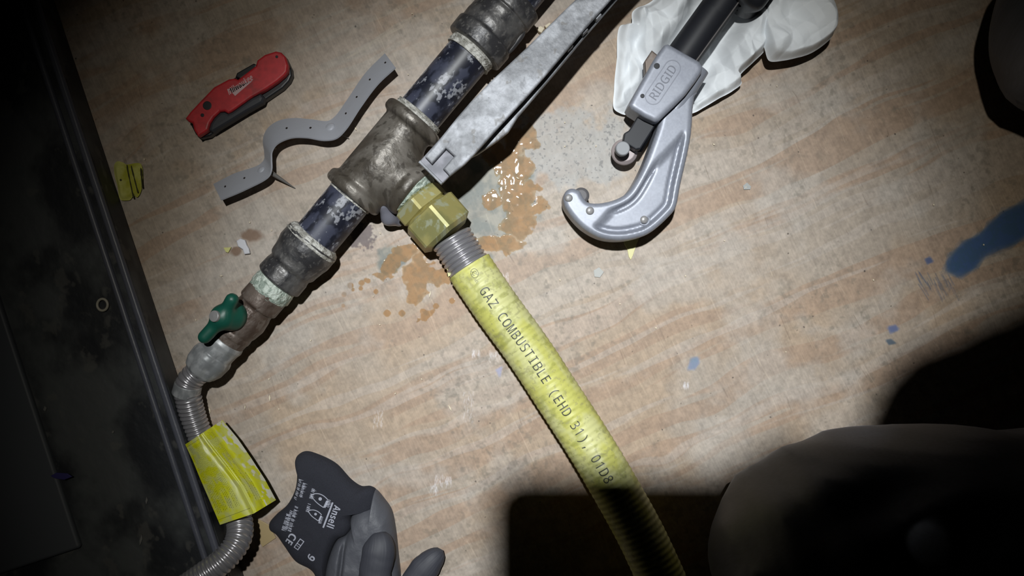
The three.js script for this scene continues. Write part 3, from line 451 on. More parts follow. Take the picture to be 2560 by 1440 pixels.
// ---------------------------------------------------------------- notched bar lying over the tee
{
  const P = (q, p) => [0.70 * q + 0.714 * p, -0.714 * q + 0.70 * p];   // along, across -> pixel (unit axes)
  const yT = 0.079, yM = 0.074, yL = 0.061;
  const c0 = W(...P(444, 1070), yM);
  const t = thing('notched_bar', 'long worn grey metal bar with notched square end lying across the tee', 'bar', V(c0.x, 0, c0.z));
  const top = [[464, 1033], [463, 1058], [515, 1056], [516, 1084], [474, 1086], [473, 1111], [520, 1117], [560, 1117], [640, 1113], [740, 1110], [820, 1106], [960, 1095], [1075, 1089], [1250, 1084], [1250, 1029], [1075, 1028], [960, 1025], [840, 1023], [720, 1018], [640, 1018], [590, 1021], [520, 1028]].map(([q, p]) => P(q, p));
  part(t, 'upper_leaf', slab(top, yM - 0.001, yT, 0.0016), M.galv);
  const mid = [[443, 1031], [443, 1111], [475, 1111], [560, 1116], [720, 1108], [960, 1090], [1250, 1080], [1250, 1032], [900, 1028], [600, 1024]].map(([q, p]) => P(q, p));
  part(t, 'tongue', slab(mid, yM - 0.005, yM, 0.0012), mat({ map: T.zinc, color: col(0.62, 0.6, 0.66), roughness: 0.6, metalness: 0.1 }), 'smoother grey tongue showing in the notch');
  part(t, 'end_lip', slab([[442, 1031], [442, 1111], [449, 1111], [449, 1031]].map(([q, p]) => P(q, p)), yM - 0.004, yM + 0.0015, 0.0008, { readAt: yM }), M.galv);
  const low = [[500, 1100], [560, 1122], [620, 1134], [655, 1138], [700, 1128], [760, 1124], [860, 1117], [960, 1108], [1080, 1100], [1250, 1093], [1250, 1040], [900, 1030], [500, 1040]].map(([q, p]) => P(q, p));
  part(t, 'lower_leaf', slab(low, yL - 0.004, yL + 0.004, 0.0018), M.galv);
  part(t, 'spine', slab([[500, 1036], [500, 1086], [1240, 1074], [1240, 1034]].map(([q, p]) => P(q, p)), yL, yM - 0.001, 0.0005), M.plate);
  for (const q of [700, 905, 960, 1010]) part(t, 'spacer', slab([[q, 1080], [q, 1111 - (q - 650) * 0.032], [q + 18, 1111 - (q - 650) * 0.032], [q + 18, 1080]].map(([a, p]) => P(a, p)), yL, yM - 0.001, 0.0008), M.galv);
}

// ---------------------------------------------------------------- pipe cutter
{
  const yW = 0.036, yR = 0.041, yH = 0.052;
  const c = W(1640, 400, 0), t = thing('pipe_cutter', 'grey aluminium pipe cutter with hooked jaw lying partly on the white paper', 'pipe cutter', V(c.x, 0, c.z));
  const arm = [[1660, 250], [1735, 235], [1732, 247], [1728, 284], [1725, 331], [1717, 380], [1698, 463], [1687, 518], [1666, 546], [1630, 578], [1598, 594], [1547, 603], [1497, 596], [1451, 569], [1416, 528], [1407, 504], [1412, 482], [1428, 473], [1448, 480], [1457, 496], [1470, 508], [1496, 510], [1533, 502], [1563, 486], [1584, 458], [1607, 413], [1625, 367], [1641, 321], [1648, 290]];
  const armV = arm.map(([x, y]) => { const w = W(x, y, 0.032); return new THREE.Vector2(w.x, w.z); }), armP = new THREE.SplineCurve([...armV, armV[0]]).getPoints(150), sq = [];
  const tipCut = (x, z) => { const a = W(1588, 466, 0.036), b = W(1470, 590, 0.036), nx = -(b.z - a.z), nz = b.x - a.x, l = Math.hypot(nx, nz); return ((x - a.x) * nx + (z - a.z) * nz) / l; };   // past this line the hook tip stays full
  const tipSide = Math.sign(tipCut(W(1430, 520, 0.036).x, W(1430, 520, 0.036).z));
  const edgeDist = (x, z) => { let d = 1e9, inside = false; for (let i = 0, j = armP.length - 1; i < armP.length; j = i++) { const A = armP[j], B = armP[i], ex = B.x - A.x, ey = B.y - A.y, t2 = clamp(((x - A.x) * ex + (z - A.y) * ey) / (ex * ex + ey * ey + 1e-12)); d = Math.min(d, Math.hypot(x - A.x - ex * t2, z - A.y - ey * t2)); if ((A.y > z) !== (B.y > z) && x < (B.x - A.x) * (z - A.y) / (B.y - A.y) + A.x) inside = !inside; } return inside ? d : -d; };
  const lo = V(1, 1, 1), hi = V(-1, 0, -1); for (const q of armP) { lo.x = Math.min(lo.x, q.x - 0.004); lo.z = Math.min(lo.z, q.y - 0.004); hi.x = Math.max(hi.x, q.x + 0.004); hi.z = Math.max(hi.z, q.y + 0.004); }
  const cell = 0.0011, cache = new Map(), topOf = (x, z) => { const k = Math.round((x - lo.x) / cell) * 4096 + Math.round((z - lo.z) / cell); let v = cache.get(k); if (!v) { const d = edgeDist(x, z), tip = sm(-0.004, 0.004, tipCut(x, z) * tipSide), r = 0.0045, round = d <= 0 ? -r : -(r - Math.sqrt(Math.max(0, r * r - (r - Math.min(d, r)) ** 2))); const web = (1 - tip) * (0.0055 * sm(0.0055, 0.0085, d) - 0.0018 * sm(0.0105, 0.0125, d)); v = [d, yR + round - web, 0.010 - round * 0.8 + 0.003 * sm(0.0055, 0.0085, d)]; cache.set(k, v); } return v; };
  lo.y = 0.006; hi.y = 0.046;
  const frame = part(t, 'frame', nets((x, y, z) => { const [d, top, bot] = topOf(x, z); return Math.max(-d, (y - top) * 0.8, (bot - y) * 0.8); }, lo, hi, cell), M.alu, 'cast hook-shaped frame with raised rims');
  const house = [[1580, 246], [1614, 186], [1634, 150], [1648, 128], [1662, 110], [1672, 108], [1690, 118], [1750, 152], [1759, 166], [1756, 180], [1740, 204], [1716, 236], [1690, 262], [1650, 300], [1638, 304], [1612, 292], [1580, 272], [1573, 262]];
  const castBlock = (pts, ya, yb, r, c2) => { const P2 = pts.map(([x, y]) => { const w = W(x, y, yb); return [w.x, w.z]; }), l2 = V(1, ya - 0.003, 1), h2 = V(-1, yb + 0.003, -1), mem = new Map(); for (const [x, z] of P2) { l2.x = Math.min(l2.x, x - 0.004); l2.z = Math.min(l2.z, z - 0.004); h2.x = Math.max(h2.x, x + 0.004); h2.z = Math.max(h2.z, z + 0.004); }
    const dist = (x, z) => { const k = Math.round((x - l2.x) / c2) * 4096 + Math.round((z - l2.z) / c2); let v = mem.get(k); if (v === undefined) { let d = 1e9, inside = false; for (let i = 0, j = P2.length - 1; i < P2.length; j = i++) { const [ax2, az2] = P2[j], [bx2, bz2] = P2[i], ex = bx2 - ax2, ez = bz2 - az2, t2 = clamp(((x - ax2) * ex + (z - az2) * ez) / (ex * ex + ez * ez)); d = Math.min(d, Math.hypot(x - ax2 - ex * t2, z - az2 - ez * t2)); if ((az2 > z) !== (bz2 > z) && x < ex * (z - az2) / ez + ax2) inside = !inside; } v = inside ? -d : d; mem.set(k, v); } return v; };
    return nets((x, y, z) => { const d = dist(x, z), a = d + r, b = Math.abs(y - (ya + yb) / 2) - (yb - ya) / 2 + r; return Math.min(Math.max(a, b), 0) + Math.hypot(Math.max(a, 0), Math.max(b, 0)) - r; }, l2, h2, c2); };
  const hb = part(t, 'housing', castBlock(house, 0.018, yH, 0.004, 0.0011), M.alu, 'boxy grey housing with raised lettering');
  part(hb, 'side_rib', sweep(curveOf([W(1745, 170, 0.036), W(1712, 226, 0.035), W(1682, 284, 0.033), W(1664, 330, 0.031)]), (s2, a2, k) => 0.0105 * Math.sqrt(1 - 0.55 * k * k), 24, 24, { flat: 0.85 }), M.alu, 'rounded shoulder running into the frame');
  // lettering RIDGID with an oval outline, cast into the housing
  const put = (g, cx, cy, dir, h) => { const w = W(cx, cy, h), a = Math.atan2(dir[1], dir[0]); g.rotateX(-Math.PI / 2); g.rotateY(-a); g.translate(w.x, h, w.z); return g; };
  const tg = new TextGeometry('RIDGID', { font: fontR, size: 0.0078, depth: 0.0007, curveSegments: 4, bevelEnabled: false }); tg.computeBoundingBox(); tg.translate(-(tg.boundingBox.min.x + tg.boundingBox.max.x) / 2, -0.0039, 0);
  tg.scale(0.98, 1, 1); part(hb, 'lettering', put(tg, 1657, 206, [0.56, -0.83], yH - 0.0003), mat({ color: col(0.15, 0.158, 0.19), roughness: 0.5, metalness: 0.2 }), 'raised letters RIDGID');
  const ov = new THREE.Shape(), hl = 0.0225, hr = 0.0075; ov.absarc(hl - hr, 0, hr, -Math.PI / 2, Math.PI / 2); ov.absarc(-hl + hr, 0, hr, Math.PI / 2, Math.PI * 1.5); const oh = new THREE.Path(); oh.absarc(hl - hr, 0, hr - 0.0009, -Math.PI / 2, Math.PI / 2); oh.absarc(-hl + hr, 0, hr - 0.0009, Math.PI / 2, Math.PI * 1.5); ov.holes.push(oh);
  part(hb, 'oval_border', put(new THREE.ExtrudeGeometry(ov, { depth: 0.0006, bevelEnabled: false, curveSegments: 16 }), 1657, 206, [0.56, -0.83], yH - 0.0003), mat({ color: col(0.2, 0.21, 0.25), roughness: 0.45, metalness: 0.2 }));
  for (const [x, y, r] of [[1642, 165, 0.0026], [1606, 240, 0.0019]]) { const p = W(x, y, yH); part(hb, 'pin', turnedSmooth(V(p.x, yH - 0.003, p.z), V(0.0001, 1, 0).normalize(), [[0, r], [0.0036, r], [0.0036, 0]], 20, 12, 0.0003), M.blackSteel, 'dark pin'); }
  part(t, 'release_lever', slab([[1612, 152], [1630, 125], [1644, 136], [1652, 150], [1636, 186], [1614, 184]], 0.03, 0.042, 0.0015), mat({ map: T.rust, roughness: 0.5, metalness: 0.3 }), 'brown steel release lever');
  // slide, cutter wheel
  part(t, 'slide', slab([[1606, 272], [1645, 296], [1634, 322], [1602, 372], [1590, 374], [1558, 354], [1562, 332], [1572, 326], [1578, 318]], 0.026, 0.038, 0.0014), M.blackSteel, 'black toothed slide');
  part(t, 'slide_fork', slab([[1610, 300], [1644, 306], [1634, 334], [1604, 380], [1590, 380], [1584, 350]], 0.009, 0.016, 0.001), M.blackSteel);
  { const p = W(1562, 379, 0.022), d = V(0.0001, 1, 0).normalize(); const wh = part(t, 'cutter_wheel', turnedSmooth(V(p.x, 0.012, p.z), d, [[0.0, 0], [0.0, 0.006], [0.005, 0.0118], [0.007, 0.0123], [0.009, 0.0118], [0.0125, 0.009], [0.0125, 0]], 48, 12, 0.0006), mat({ color: col(0.40, 0.34, 0.34), roughness: 0.5, metalness: 0.1 }), 'rusty pink steel cutting wheel');
    const q = W(1557, 371, 0.041); part(wh, 'wheel_pin', turned(V(q.x, 0.034, q.z), d, [[0, 0.0064], [0.0072, 0.0064], [0.008, 0.0056], [0.008, 0]], 32, 12), M.pinSteel, 'shiny pin cap'); }
  for (const [x, y, r] of [[1422, 495, 0.0036], [1475, 527, 0.0038], [1610, 549, 0.0036]]) { const yy = x > 1600 ? yR - 0.004 : yR, p = W(x, y, yy); part(frame, 'rivet', turnedSmooth(V(p.x, yy - 0.002, p.z), V(0.0001, 1, 0).normalize(), [[0, r], [0.0025, r], [0.0036, r * 0.7], [0.0042, 0]], 28, 12, 0.0012), M.steel, 'round steel rivet'); }
  { const p = W(1610, 549, yW); part(frame, 'boss', new THREE.TorusGeometry(0.0048, 0.0009, 10, 32).rotateX(Math.PI / 2).translate(p.x, yW, p.z), M.alu); }
  { const p = W(1453, 489, 0.026); part(t, 'roller', turnedSmooth(V(p.x, 0.013, p.z), V(0.0001, 1, 0).normalize(), [[0, 0], [0, 0.0075], [0.013, 0.0075], [0.0145, 0.005], [0.0145, 0]], 32, 12, 0.0006), mat({ color: col(0.12, 0.115, 0.12), roughness: 0.6, metalness: 0.2 }), 'steel roller'); }
  // screw tube and feed handle
  const a = W(1700, 150, 0.034), b = W(1852, -60, 0.04), dd = b.clone().sub(a).normalize();
  part(t, 'feed_tube', turnedSmooth(a, dd, [[0, 0], [0, 0.0152], [0.05, 0.0152], [0.2, 0.0152], [0.2, 0]], 48, 12, 0.0005), M.blackSteel, 'glossy black feed tube');
  part(t, 'tube_seam', sweep(line(a.clone().add(V(0.0105, 0.0112, 0.006)), b.clone().add(V(0.0105, 0.0112, 0.006))), () => 0.0008, 4, 8), mat({ color: col(0.12, 0.11, 0.11), roughness: 0.4, metalness: 0.3 }));
  const kc = W(1836, -22, 0.04);
  const knob = part(t, 'feed_knob', turnedSmooth(kc.clone().addScaledVector(dd, -0.010), dd, [[0, 0.012], [0.0, 0.024], [0.006, 0.03], [0.05, 0.03], [0.06, 0.02], [0.06, 0]], 60, 12, 0.004, (tt, th) => 0.0026 * Math.cos(6 * th)), M.black, 'black fluted feed knob');
}

// ---------------------------------------------------------------- white paper towel
{
  const fold = (x, z, ax, az, l, o) => Math.abs((((x * ax + z * az) / l + o) % 2 + 2) % 2 - 1);
  const crump = (x, z) => { const wx = x + 0.02 * (fb(x * 28 + 3, z * 28, 2) - 0.5), wz = z + 0.02 * (fb(x * 28, z * 28 + 9, 2) - 0.5); return 0.011 * fold(wx, wz, 0.93, 0.36, 0.034, 0.3) + 0.008 * fold(wx, wz, -0.25, 0.97, 0.041, 0.7) + 0.0045 * fold(wx, wz, 0.66, -0.75, 0.019, 0.1) + 0.003 * fold(wx, wz, 0.4, 0.9, 0.012, 0.6) + 0.002 * fold(wx, wz, 0.95, -0.3, 0.0085, 0.2); };
  const main = [[1546, 76], [1573, 72], [1575, 44], [1600, 26], [1635, 2], [1660, -40], [1760, -80], [1880, -90], [1915, -20], [1930, 60], [1905, 130], [1893, 146], [1866, 172], [1838, 202], [1845, 216], [1822, 236], [1790, 254], [1752, 276], [1730, 288], [1690, 296], [1640, 300], [1600, 306], [1590, 298], [1566, 292], [1548, 288], [1531, 278], [1532, 230], [1538, 160]];
  const lump = [[1878, -60], [1886, 40], [1880, 90], [1888, 130], [1900, 165], [1908, 170], [1940, 168], [1985, 158], [2020, 142], [2054, 112], [2059, 92], [2052, 50], [2042, 0], [2030, -50], [1990, -90], [1930, -95]];
  const edge = (e) => sm(0, 0.12, e);
  const la = W(1562, 380), lb = W(1852, -60), away = (x, z) => { const ex = lb.x - la.x, ez = lb.z - la.z, k = clamp(((x - la.x) * ex + (z - la.z) * ez) / (ex * ex + ez * ez)); return sm(0.018, 0.034, Math.hypot(x - la.x - ex * k, z - la.z - ez * k)); };
  const g1 = cushion(main, [1730, 120], (x, z, e) => { const w = away(x, z); return 0.001 + Math.min(0.0085 + 0.03 * w, (0.5 + 0.5 * edge(e)) * crump(x, z) * (0.5 + 1.1 * w)); }, 100, 280);
  const g2 = cushion(lump, [1965, 50], (x, z, e) => 0.011 + 0.013 * Math.sqrt(sm(0, 0.5, e)) + (0.4 + 0.6 * edge(e)) * crump(x + 0.01, z) * 1.2 + 0.01 * fold(x, z, 0.55, -0.83, 0.05, 0.35), 70, 200);
  single('paper_towel', 'crumpled white paper towel under the pipe cutter', 'paper towel', merge([g1, g2]), M.paper);
}

// ---------------------------------------------------------------- red folding knife
{
  const c = W(600, 240), t = thing('folding_knife', 'red folding utility knife with black grip lying on plywood', 'knife', V(c.x, 0, c.z));
  const red = [[462, 296], [474, 280], [502, 250], [534, 217], [571, 197], [586, 195], [594, 198], [638, 164], [642, 150], [661, 136], [689, 127], [702, 130], [712, 140], [719, 162], [717, 179], [710, 188], [693, 203], [665, 222], [627, 244], [603, 261], [579, 278], [569, 283], [560, 278], [549, 279], [534, 293], [524, 308], [519, 325], [494, 341], [484, 325], [480, 308], [470, 304]];
  const body = part(t, 'scale', slab(red, 0.009, 0.018, 0.0022), M.red, 'red metal handle half');
  const under = [[470, 300], [502, 256], [571, 203], [640, 160], [690, 132], [714, 142], [727, 170], [729, 188], [722, 203], [706, 220], [665, 248], [614, 276], [560, 312], [524, 340], [500, 346], [488, 335]];
  part(t, 'liner', slab(under, 0.0, 0.0095, 0.0018), M.black, 'black lower half');
  const grip = [[569, 281], [560, 277], [549, 278], [534, 292], [524, 307], [518, 326], [530, 330], [560, 312], [614, 279], [655, 256], [660, 243], [650, 232], [627, 243], [603, 260], [579, 277]];
  part(t, 'grip', slab(grip, 0.003, 0.015, 0.0035), M.rubber, 'dark rubber grip');
  part(t, 'belt_clip', slab([[588, 192], [592, 182], [606, 174], [634, 158], [641, 162], [640, 172], [600, 197]], 0.006, 0.016, 0.0012), M.black);
  const p1 = W(518, 264, 0.018); part(body, 'pivot', turnedSmooth(V(p1.x, 0.0165, p1.z), V(0.0001, 1, 0).normalize(), [[0, 0.0042], [0.0018, 0.0041], [0.0018, 0]], 28, 12, 0.0004), M.black);
  const p2 = W(506, 288, 0.018); part(body, 'screw', turnedSmooth(V(p2.x, 0.0172, p2.z), V(0.0001, 1, 0).normalize(), [[0, 0.0018], [0.0012, 0.0017], [0.0012, 0]], 20, 12, 0.0003), M.blackSteel);
  const p3 = W(692, 142, 0.018); part(body, 'screw', turnedSmooth(V(p3.x, 0.0172, p3.z), V(0.0001, 1, 0).normalize(), [[0, 0.0014], [0.0012, 0.0013], [0.0012, 0]], 20, 12, 0.0003), M.blackSteel);
  const tg = new TextGeometry('Milwaukee', { font, size: 0.0056, depth: 0.0002, curveSegments: 3, bevelEnabled: false }); tg.applyMatrix4(new THREE.Matrix4().makeShear(0, 0, 0.35, 0, 0, 0)); tg.computeBoundingBox(); tg.translate(-(tg.boundingBox.min.x + tg.boundingBox.max.x) / 2, 0, 0); tg.scale(0.66, 1, 1);
  const bolt = new THREE.Shape([[-0.0112, 0.0052], [-0.0102, -0.0006], [0.0118, -0.0005], [-0.0094, -0.0036], [-0.0098, -0.0012]].map(([a, b]) => new THREE.Vector2(a, b))), bg = new THREE.ExtrudeGeometry(bolt, { depth: 0.0002, bevelEnabled: false });
  const lg = merge([tg, bg]); lg.rotateX(-Math.PI / 2); lg.rotateY(Math.atan2(36, 56)); const lw = W(604, 218, 0.018); lg.translate(lw.x, 0.018, lw.z);
  part(body, 'logo', planarUV(lg, 10), mat({ color: col(0.6, 0.42, 0.44), roughness: 0.6 }), 'worn white script logo');
}

// ---------------------------------------------------------------- pipe strap with nails
{
  const A = [[533, 460], [587, 433], [647, 412], [660, 398], [660, 378], [657, 350], [667, 323], [693, 303], [733, 295], [777, 298], [820, 302], [837, 291], [867, 250], [913, 183], [962, 133]];
  const B = [[552, 499], [613, 473], [670, 441], [677, 424], [677, 400], [678, 380], [691, 360], [727, 344], [767, 343], [812, 350], [840, 345], [863, 323], [900, 267], [943, 210], [988, 168]];
  const hA = 0.0015, hB = 0.020, th = 0.0014;
  const ca = new THREE.CatmullRomCurve3(A.map(([x, y]) => W(x, y, hA)), false, 'centripetal'), cb = new THREE.CatmullRomCurve3(B.map(([x, y]) => W(x, y, hB)), false, 'centripetal');
  const n = 140, m = 6, pos = [], idx = [], nor = [];
  const mid = (u, v) => ca.getPoint(u).lerp(cb.getPoint(u), v);
  for (let i = 0; i <= n; i++) for (let j = 0; j <= m; j++) { const u = i / n, v = j / m, p = mid(u, v), du = mid(Math.min(1, u + 0.004), v).sub(mid(Math.max(0, u - 0.004), v)), dv = cb.getPoint(u).sub(ca.getPoint(u)); const N = dv.cross(du).normalize(); if (N.y < 0) N.negate(); nor.push(N); pos.push(p.x, p.y, p.z); }
  const q = (n + 1) * (m + 1); for (let i = 0; i < q; i++) pos.push(pos[i * 3] - nor[i].x * th, pos[i * 3 + 1] - nor[i].y * th, pos[i * 3 + 2] - nor[i].z * th);
  for (let i = 0; i < n; i++) for (let j = 0; j < m; j++) { const a = i * (m + 1) + j, b = a + m + 1; idx.push(a, a + 1, b, b, a + 1, b + 1); idx.push(q + a, q + b, q + a + 1, q + b, q + b + 1, q + a + 1); }
  for (let i = 0; i < n; i++) { const a = i * (m + 1), b = a + m + 1; idx.push(a, b, q + a, b, q + b, q + a); const c = a + m, d = b + m; idx.push(c, q + c, d, d, q + c, q + d); }
  for (let j = 0; j < m; j++) { idx.push(j, q + j, j + 1, j + 1, q + j, q + j + 1); const a = n * (m + 1) + j; idx.push(a, a + 1, q + a, a + 1, q + a + 1, q + a); }
  let g = new THREE.BufferGeometry(); g.setAttribute('position', new THREE.Float32BufferAttribute(pos, 3)); g.setIndex(idx); g.computeVertexNormals(); planarUV(g, 10);
  const ev = new Evaluator(); ev.useGroups = false; let br = new Brush(g.toNonIndexed()); br.geometry.computeVertexNormals(); br.updateMatrixWorld();
  for (const [x, y] of [[565, 467], [613, 446], [719, 322], [778, 321], [866, 285], [893, 244], [926, 201], [964, 158]]) { const w = W(x, y, 0.007), hb = new Brush(planarUV(new THREE.CylinderGeometry(0.0011, 0.0011, 0.03, 14).translate(w.x, 0.008, w.z).toNonIndexed(), 10)); hb.updateMatrixWorld(); br = ev.evaluate(br, hb, SUBTRACTION); }
  const c = W(750, 330), t = thing('pipe_strap', 'bent grey perforated metal pipe strap with nails through it', 'strap', V(c.x, 0, c.z));
  part(t, 'band', br.geometry, M.strap);
  for (const [x, y, r] of [[653, 425, 0.0042], [824, 318, 0.0052]]) { const w = W(x, y, 0.0085), N = V(-0.35, 0.83, -0.45).normalize(); part(t, 'nail_head', turnedSmooth(w, N, [[-0.002, r], [0, r], [0.0013, r * 0.7], [0.002, 0]], 28, 12, 0.0012), M.strap, 'domed nail head'); }
  const nailMat = mat({ color: col(0.2, 0.19, 0.18), roughness: 0.45, metalness: 0.3 });
  for (const [a, b, r] of [[W(672, 428, 0.013), W(738, 471, 0.001), 0.0026], [W(846, 330, 0.008), W(873, 347, 0.0015), 0.0016]]) part(t, 'nail', sweep(line(a, b), (s, x, k) => r * (1 - 0.85 * k), 10, 14), nailMat, 'nail shank pointing down to the floor');
}

// ---------------------------------------------------------------- work glove
{
  const cuffPts = [[740, 1146], [752, 1132], [768, 1127], [800, 1136], [842, 1158], [880, 1198], [905, 1214], [927, 1214], [942, 1224], [936, 1270], [908, 1268], [880, 1290], [882, 1312], [868, 1334], [846, 1346], [826, 1388], [818, 1440], [815, 1470], [800, 1455], [786, 1430], [775, 1420], [742, 1402], [712, 1362], [692, 1334], [676, 1322], [674, 1308], [692, 1285], [720, 1260], [740, 1220], [745, 1180]];
  const cw = 220, cx = 660, cy = 1110, sp = 360, cv = document.createElement('canvas'); cv.width = cv.height = 1440; const g = cv.getContext('2d'); g.scale(4, 4);
  const im = g.createImageData(1440, 1440); for (let j = 0; j < 1440; j++) for (let i = 0; i < 1440; i++) { const k = 0.65 + 0.7 * fb(i / 3.2, j / 3.2, 2), q = (j * 1440 + i) * 4; im.data[q] = enc(0.019 * k); im.data[q + 1] = enc(0.020 * k); im.data[q + 2] = enc(0.029 * k); im.data[q + 3] = 255; } g.putImageData(im, 0, 0);
  const ink = 'rgba(196,198,212,0.86)'; g.fillStyle = g.strokeStyle = ink; const r = rng(9);
  const place = (x, y, a, fn) => { g.save(); g.translate(x - cx, y - cy); g.rotate(a); fn(); g.restore(); };
  const A = 1.95;
  place(846, 1252, A - 0.02, () => { g.font = 'bold 24px sans-serif'; g.save(); g.scale(0.82, 1); g.fillText('Ansell', 2, 2); g.restore(); g.fillRect(-2, 6, 66, 4.2); });
  const tiny = (x, y, len, h) => place(x, y, A - 0.1, () => { g.lineWidth = 1.3; let s = 0; while (s < len) { g.beginPath(); g.moveTo(s, 0); g.lineTo(s + (r() - 0.3) * 1.6, -h); if (r() > 0.4) g.lineTo(s + 1.4, -h * r()); g.stroke(); s += 2 + r() * 1.3; if (r() > 0.86) s += 3; } });
  tiny(755, 1190, 52, 8); tiny(766, 1199, 36, 7); tiny(746, 1256, 66, 8); tiny(733, 1268, 48, 7); tiny(724, 1276, 40, 7);
  const shield = (x, y, s) => place(x, y, A, () => { g.lineWidth = 1.8; g.beginPath(); g.moveTo(-9 * s, 8 * s); g.quadraticCurveTo(-10 * s, -4 * s, 0, -13 * s); g.stroke(); g.beginPath(); g.moveTo(9 * s, 8 * s); g.quadraticCurveTo(10 * s, -4 * s, 0, -13 * s); g.stroke(); });
  const icon = (x, y, s, dir) => place(x, y, 0, () => { g.lineWidth = 2; g.beginPath(); g.moveTo(-16 * s, -6 * s); g.quadraticCurveTo(2 * s, -14 * s, 17 * s, 4 * s); g.stroke(); g.beginPath(); g.moveTo(-16 * s, -6 * s); g.quadraticCurveTo(-10 * s, 8 * s, 9 * s, 19 * s); g.stroke(); g.lineWidth = 4.5 * s; g.beginPath(); g.moveTo(16 * s, 6 * s); g.lineTo(10 * s, 19 * s); g.stroke(); g.beginPath(); g.arc(2 * s, 2 * s, 3.4 * s, 0, 7); g.fill(); });
  icon(806, 1236, 1.25); icon(795, 1274, 1.0); tiny(788, 1213, 26, 8); tiny(778, 1250, 20, 8); tiny(826, 1240, 22, 9); tiny(808, 1282, 16, 8);
  place(733, 1322, A + 0.2, () => { g.font = 'bold 26px sans-serif'; g.fillText('CE', -5, -2); });
  place(752, 1342, A + 0.25, () => { g.lineWidth = 2.2; g.strokeRect(-9, -14, 26, 11); g.beginPath(); g.moveTo(4, -14); g.lineTo(4, -3); g.stroke(); g.font = 'bold 10px sans-serif'; g.fillText('i', 8, -5); });
  place(784, 1383, A + 0.35, () => { g.font = 'bold 27px sans-serif'; g.fillText('9', -9, 8); });
  const tx = new THREE.CanvasTexture(cv); tx.colorSpace = THREE.SRGBColorSpace; tx.magFilter = THREE.LinearFilter;
  const hC = 0.012, a0 = W(cx, cy, hC), a1 = W(cx + sp, cy + sp, hC), kk = HC / (HC - 0.006), cg = cushion(cuffPts, [800, 1290], (x, z, e) => 0.0008 + hC * Math.sqrt(1 - (1 - clamp(e * 2.6)) ** 2) + 0.0022 * (fb(x * 60, z * 60, 3) - 0.5) * clamp(e * 4), 40, 200);
  { const p = cg.attributes.position, uv = cg.attributes.uv; for (let i = 0; i < p.count; i++) uv.setXY(i, (p.getX(i) * 0.984 - a0.x) / (a1.x - a0.x), 1 - (p.getZ(i) * 0.984 - a0.z) / (a1.z - a0.z)); }
  const c = W(860, 1330), t = thing('work_glove', 'black knit work glove with grey coated palm and white printed cuff', 'glove', V(c.x, 0, c.z));
  part(t, 'cuff', cg, mat({ map: tx, roughness: 0.9 }), 'black knitted cuff with white print');
  const coat = mat({ color: col(0.085, 0.088, 0.104), roughness: 0.55, bumpMap: T.lumpy, bumpScale: 0.0007 }), dark = mat({ color: col(0.045, 0.047, 0.06), roughness: 0.6, bumpMap: T.lumpy, bumpScale: 0.0007 });
  const P = (x, y, h) => W(x, y, h);
  const palmPts = [[880, 1290], [894, 1272], [910, 1264], [934, 1262], [936, 1236], [940, 1222], [962, 1245], [980, 1272], [990, 1317], [997, 1380], [1004, 1450], [1004, 1540], [900, 1560], [822, 1530], [814, 1450], [824, 1392], [844, 1348], [866, 1334], [882, 1312]];
  const palmG = cushion(palmPts, [920, 1400], (x, z, e) => { const w = fb(x * 45, z * 45, 3), v = fb(x * 22 + 7, z * 22, 2); return 0.001 + 0.0175 * Math.sqrt(1 - (1 - clamp(e * 2.4)) ** 2) + clamp(e * 4) * (0.006 * (v - 0.5) + 0.0035 * (w - 0.5) - 0.0055 * Math.exp(-(((x + 0.158 + 0.12 * (z - 0.25)) / 0.0022) ** 2)) * sm(0.205, 0.225, z)); }, 60, 200);
  part(t, 'palm', palmG, coat, 'grey rubber-coated palm');
  part(t, 'thumb', sweep(curveOf([P(946, 1326, 0.017), P(948, 1362, 0.02), P(940, 1420, 0.022), P(928, 1490, 0.022)]), (s, a, k) => (0.0158 - 0.0016 * k + 0.0022 * (fb(k * 7 + 2, a * 0.9 + 5, 3) - 0.5)) * Math.sqrt(Math.max(0, 1 - (1 - clamp(k * 2.6)) ** 2)) + 0.0001, 30, 28, { flat: 0.62 }), dark, 'folded dark fingertip');
  part(t, 'finger', sweep(curveOf([P(1108, 1376, 0.009), P(1085, 1396, 0.010), P(1055, 1430, 0.011), P(1020, 1480, 0.012), P(975, 1540, 0.014)]), (s, a, k) => (0.0132 + 0.0024 * (fb(k * 7 + 9, a * 0.9 + 5, 3) - 0.5)) * Math.sqrt(Math.max(0, 1 - (1 - clamp(k * 2.8)) ** 2)) + 0.0001, 30, 28, { flat: 0.72 }), dark, 'dark coated finger sticking out');
  for (const [xa, ya, xb, yb] of [[900, 1510, 880, 1640], [945, 1520, 950, 1660], [860, 1500, 830, 1610]]) part(t, 'finger', sweep(curveOf([P(xb, yb, 0.009), P((xa + xb) / 2, (ya + yb) / 2, 0.0115), P(xa, ya - 20, 0.013)]), (s, a, k) => 0.0115 * Math.sqrt(Math.max(0, 1 - (1 - clamp(k * 4)) ** 2)) + 0.0001, 24, 24), dark, 'dark coated finger');
}

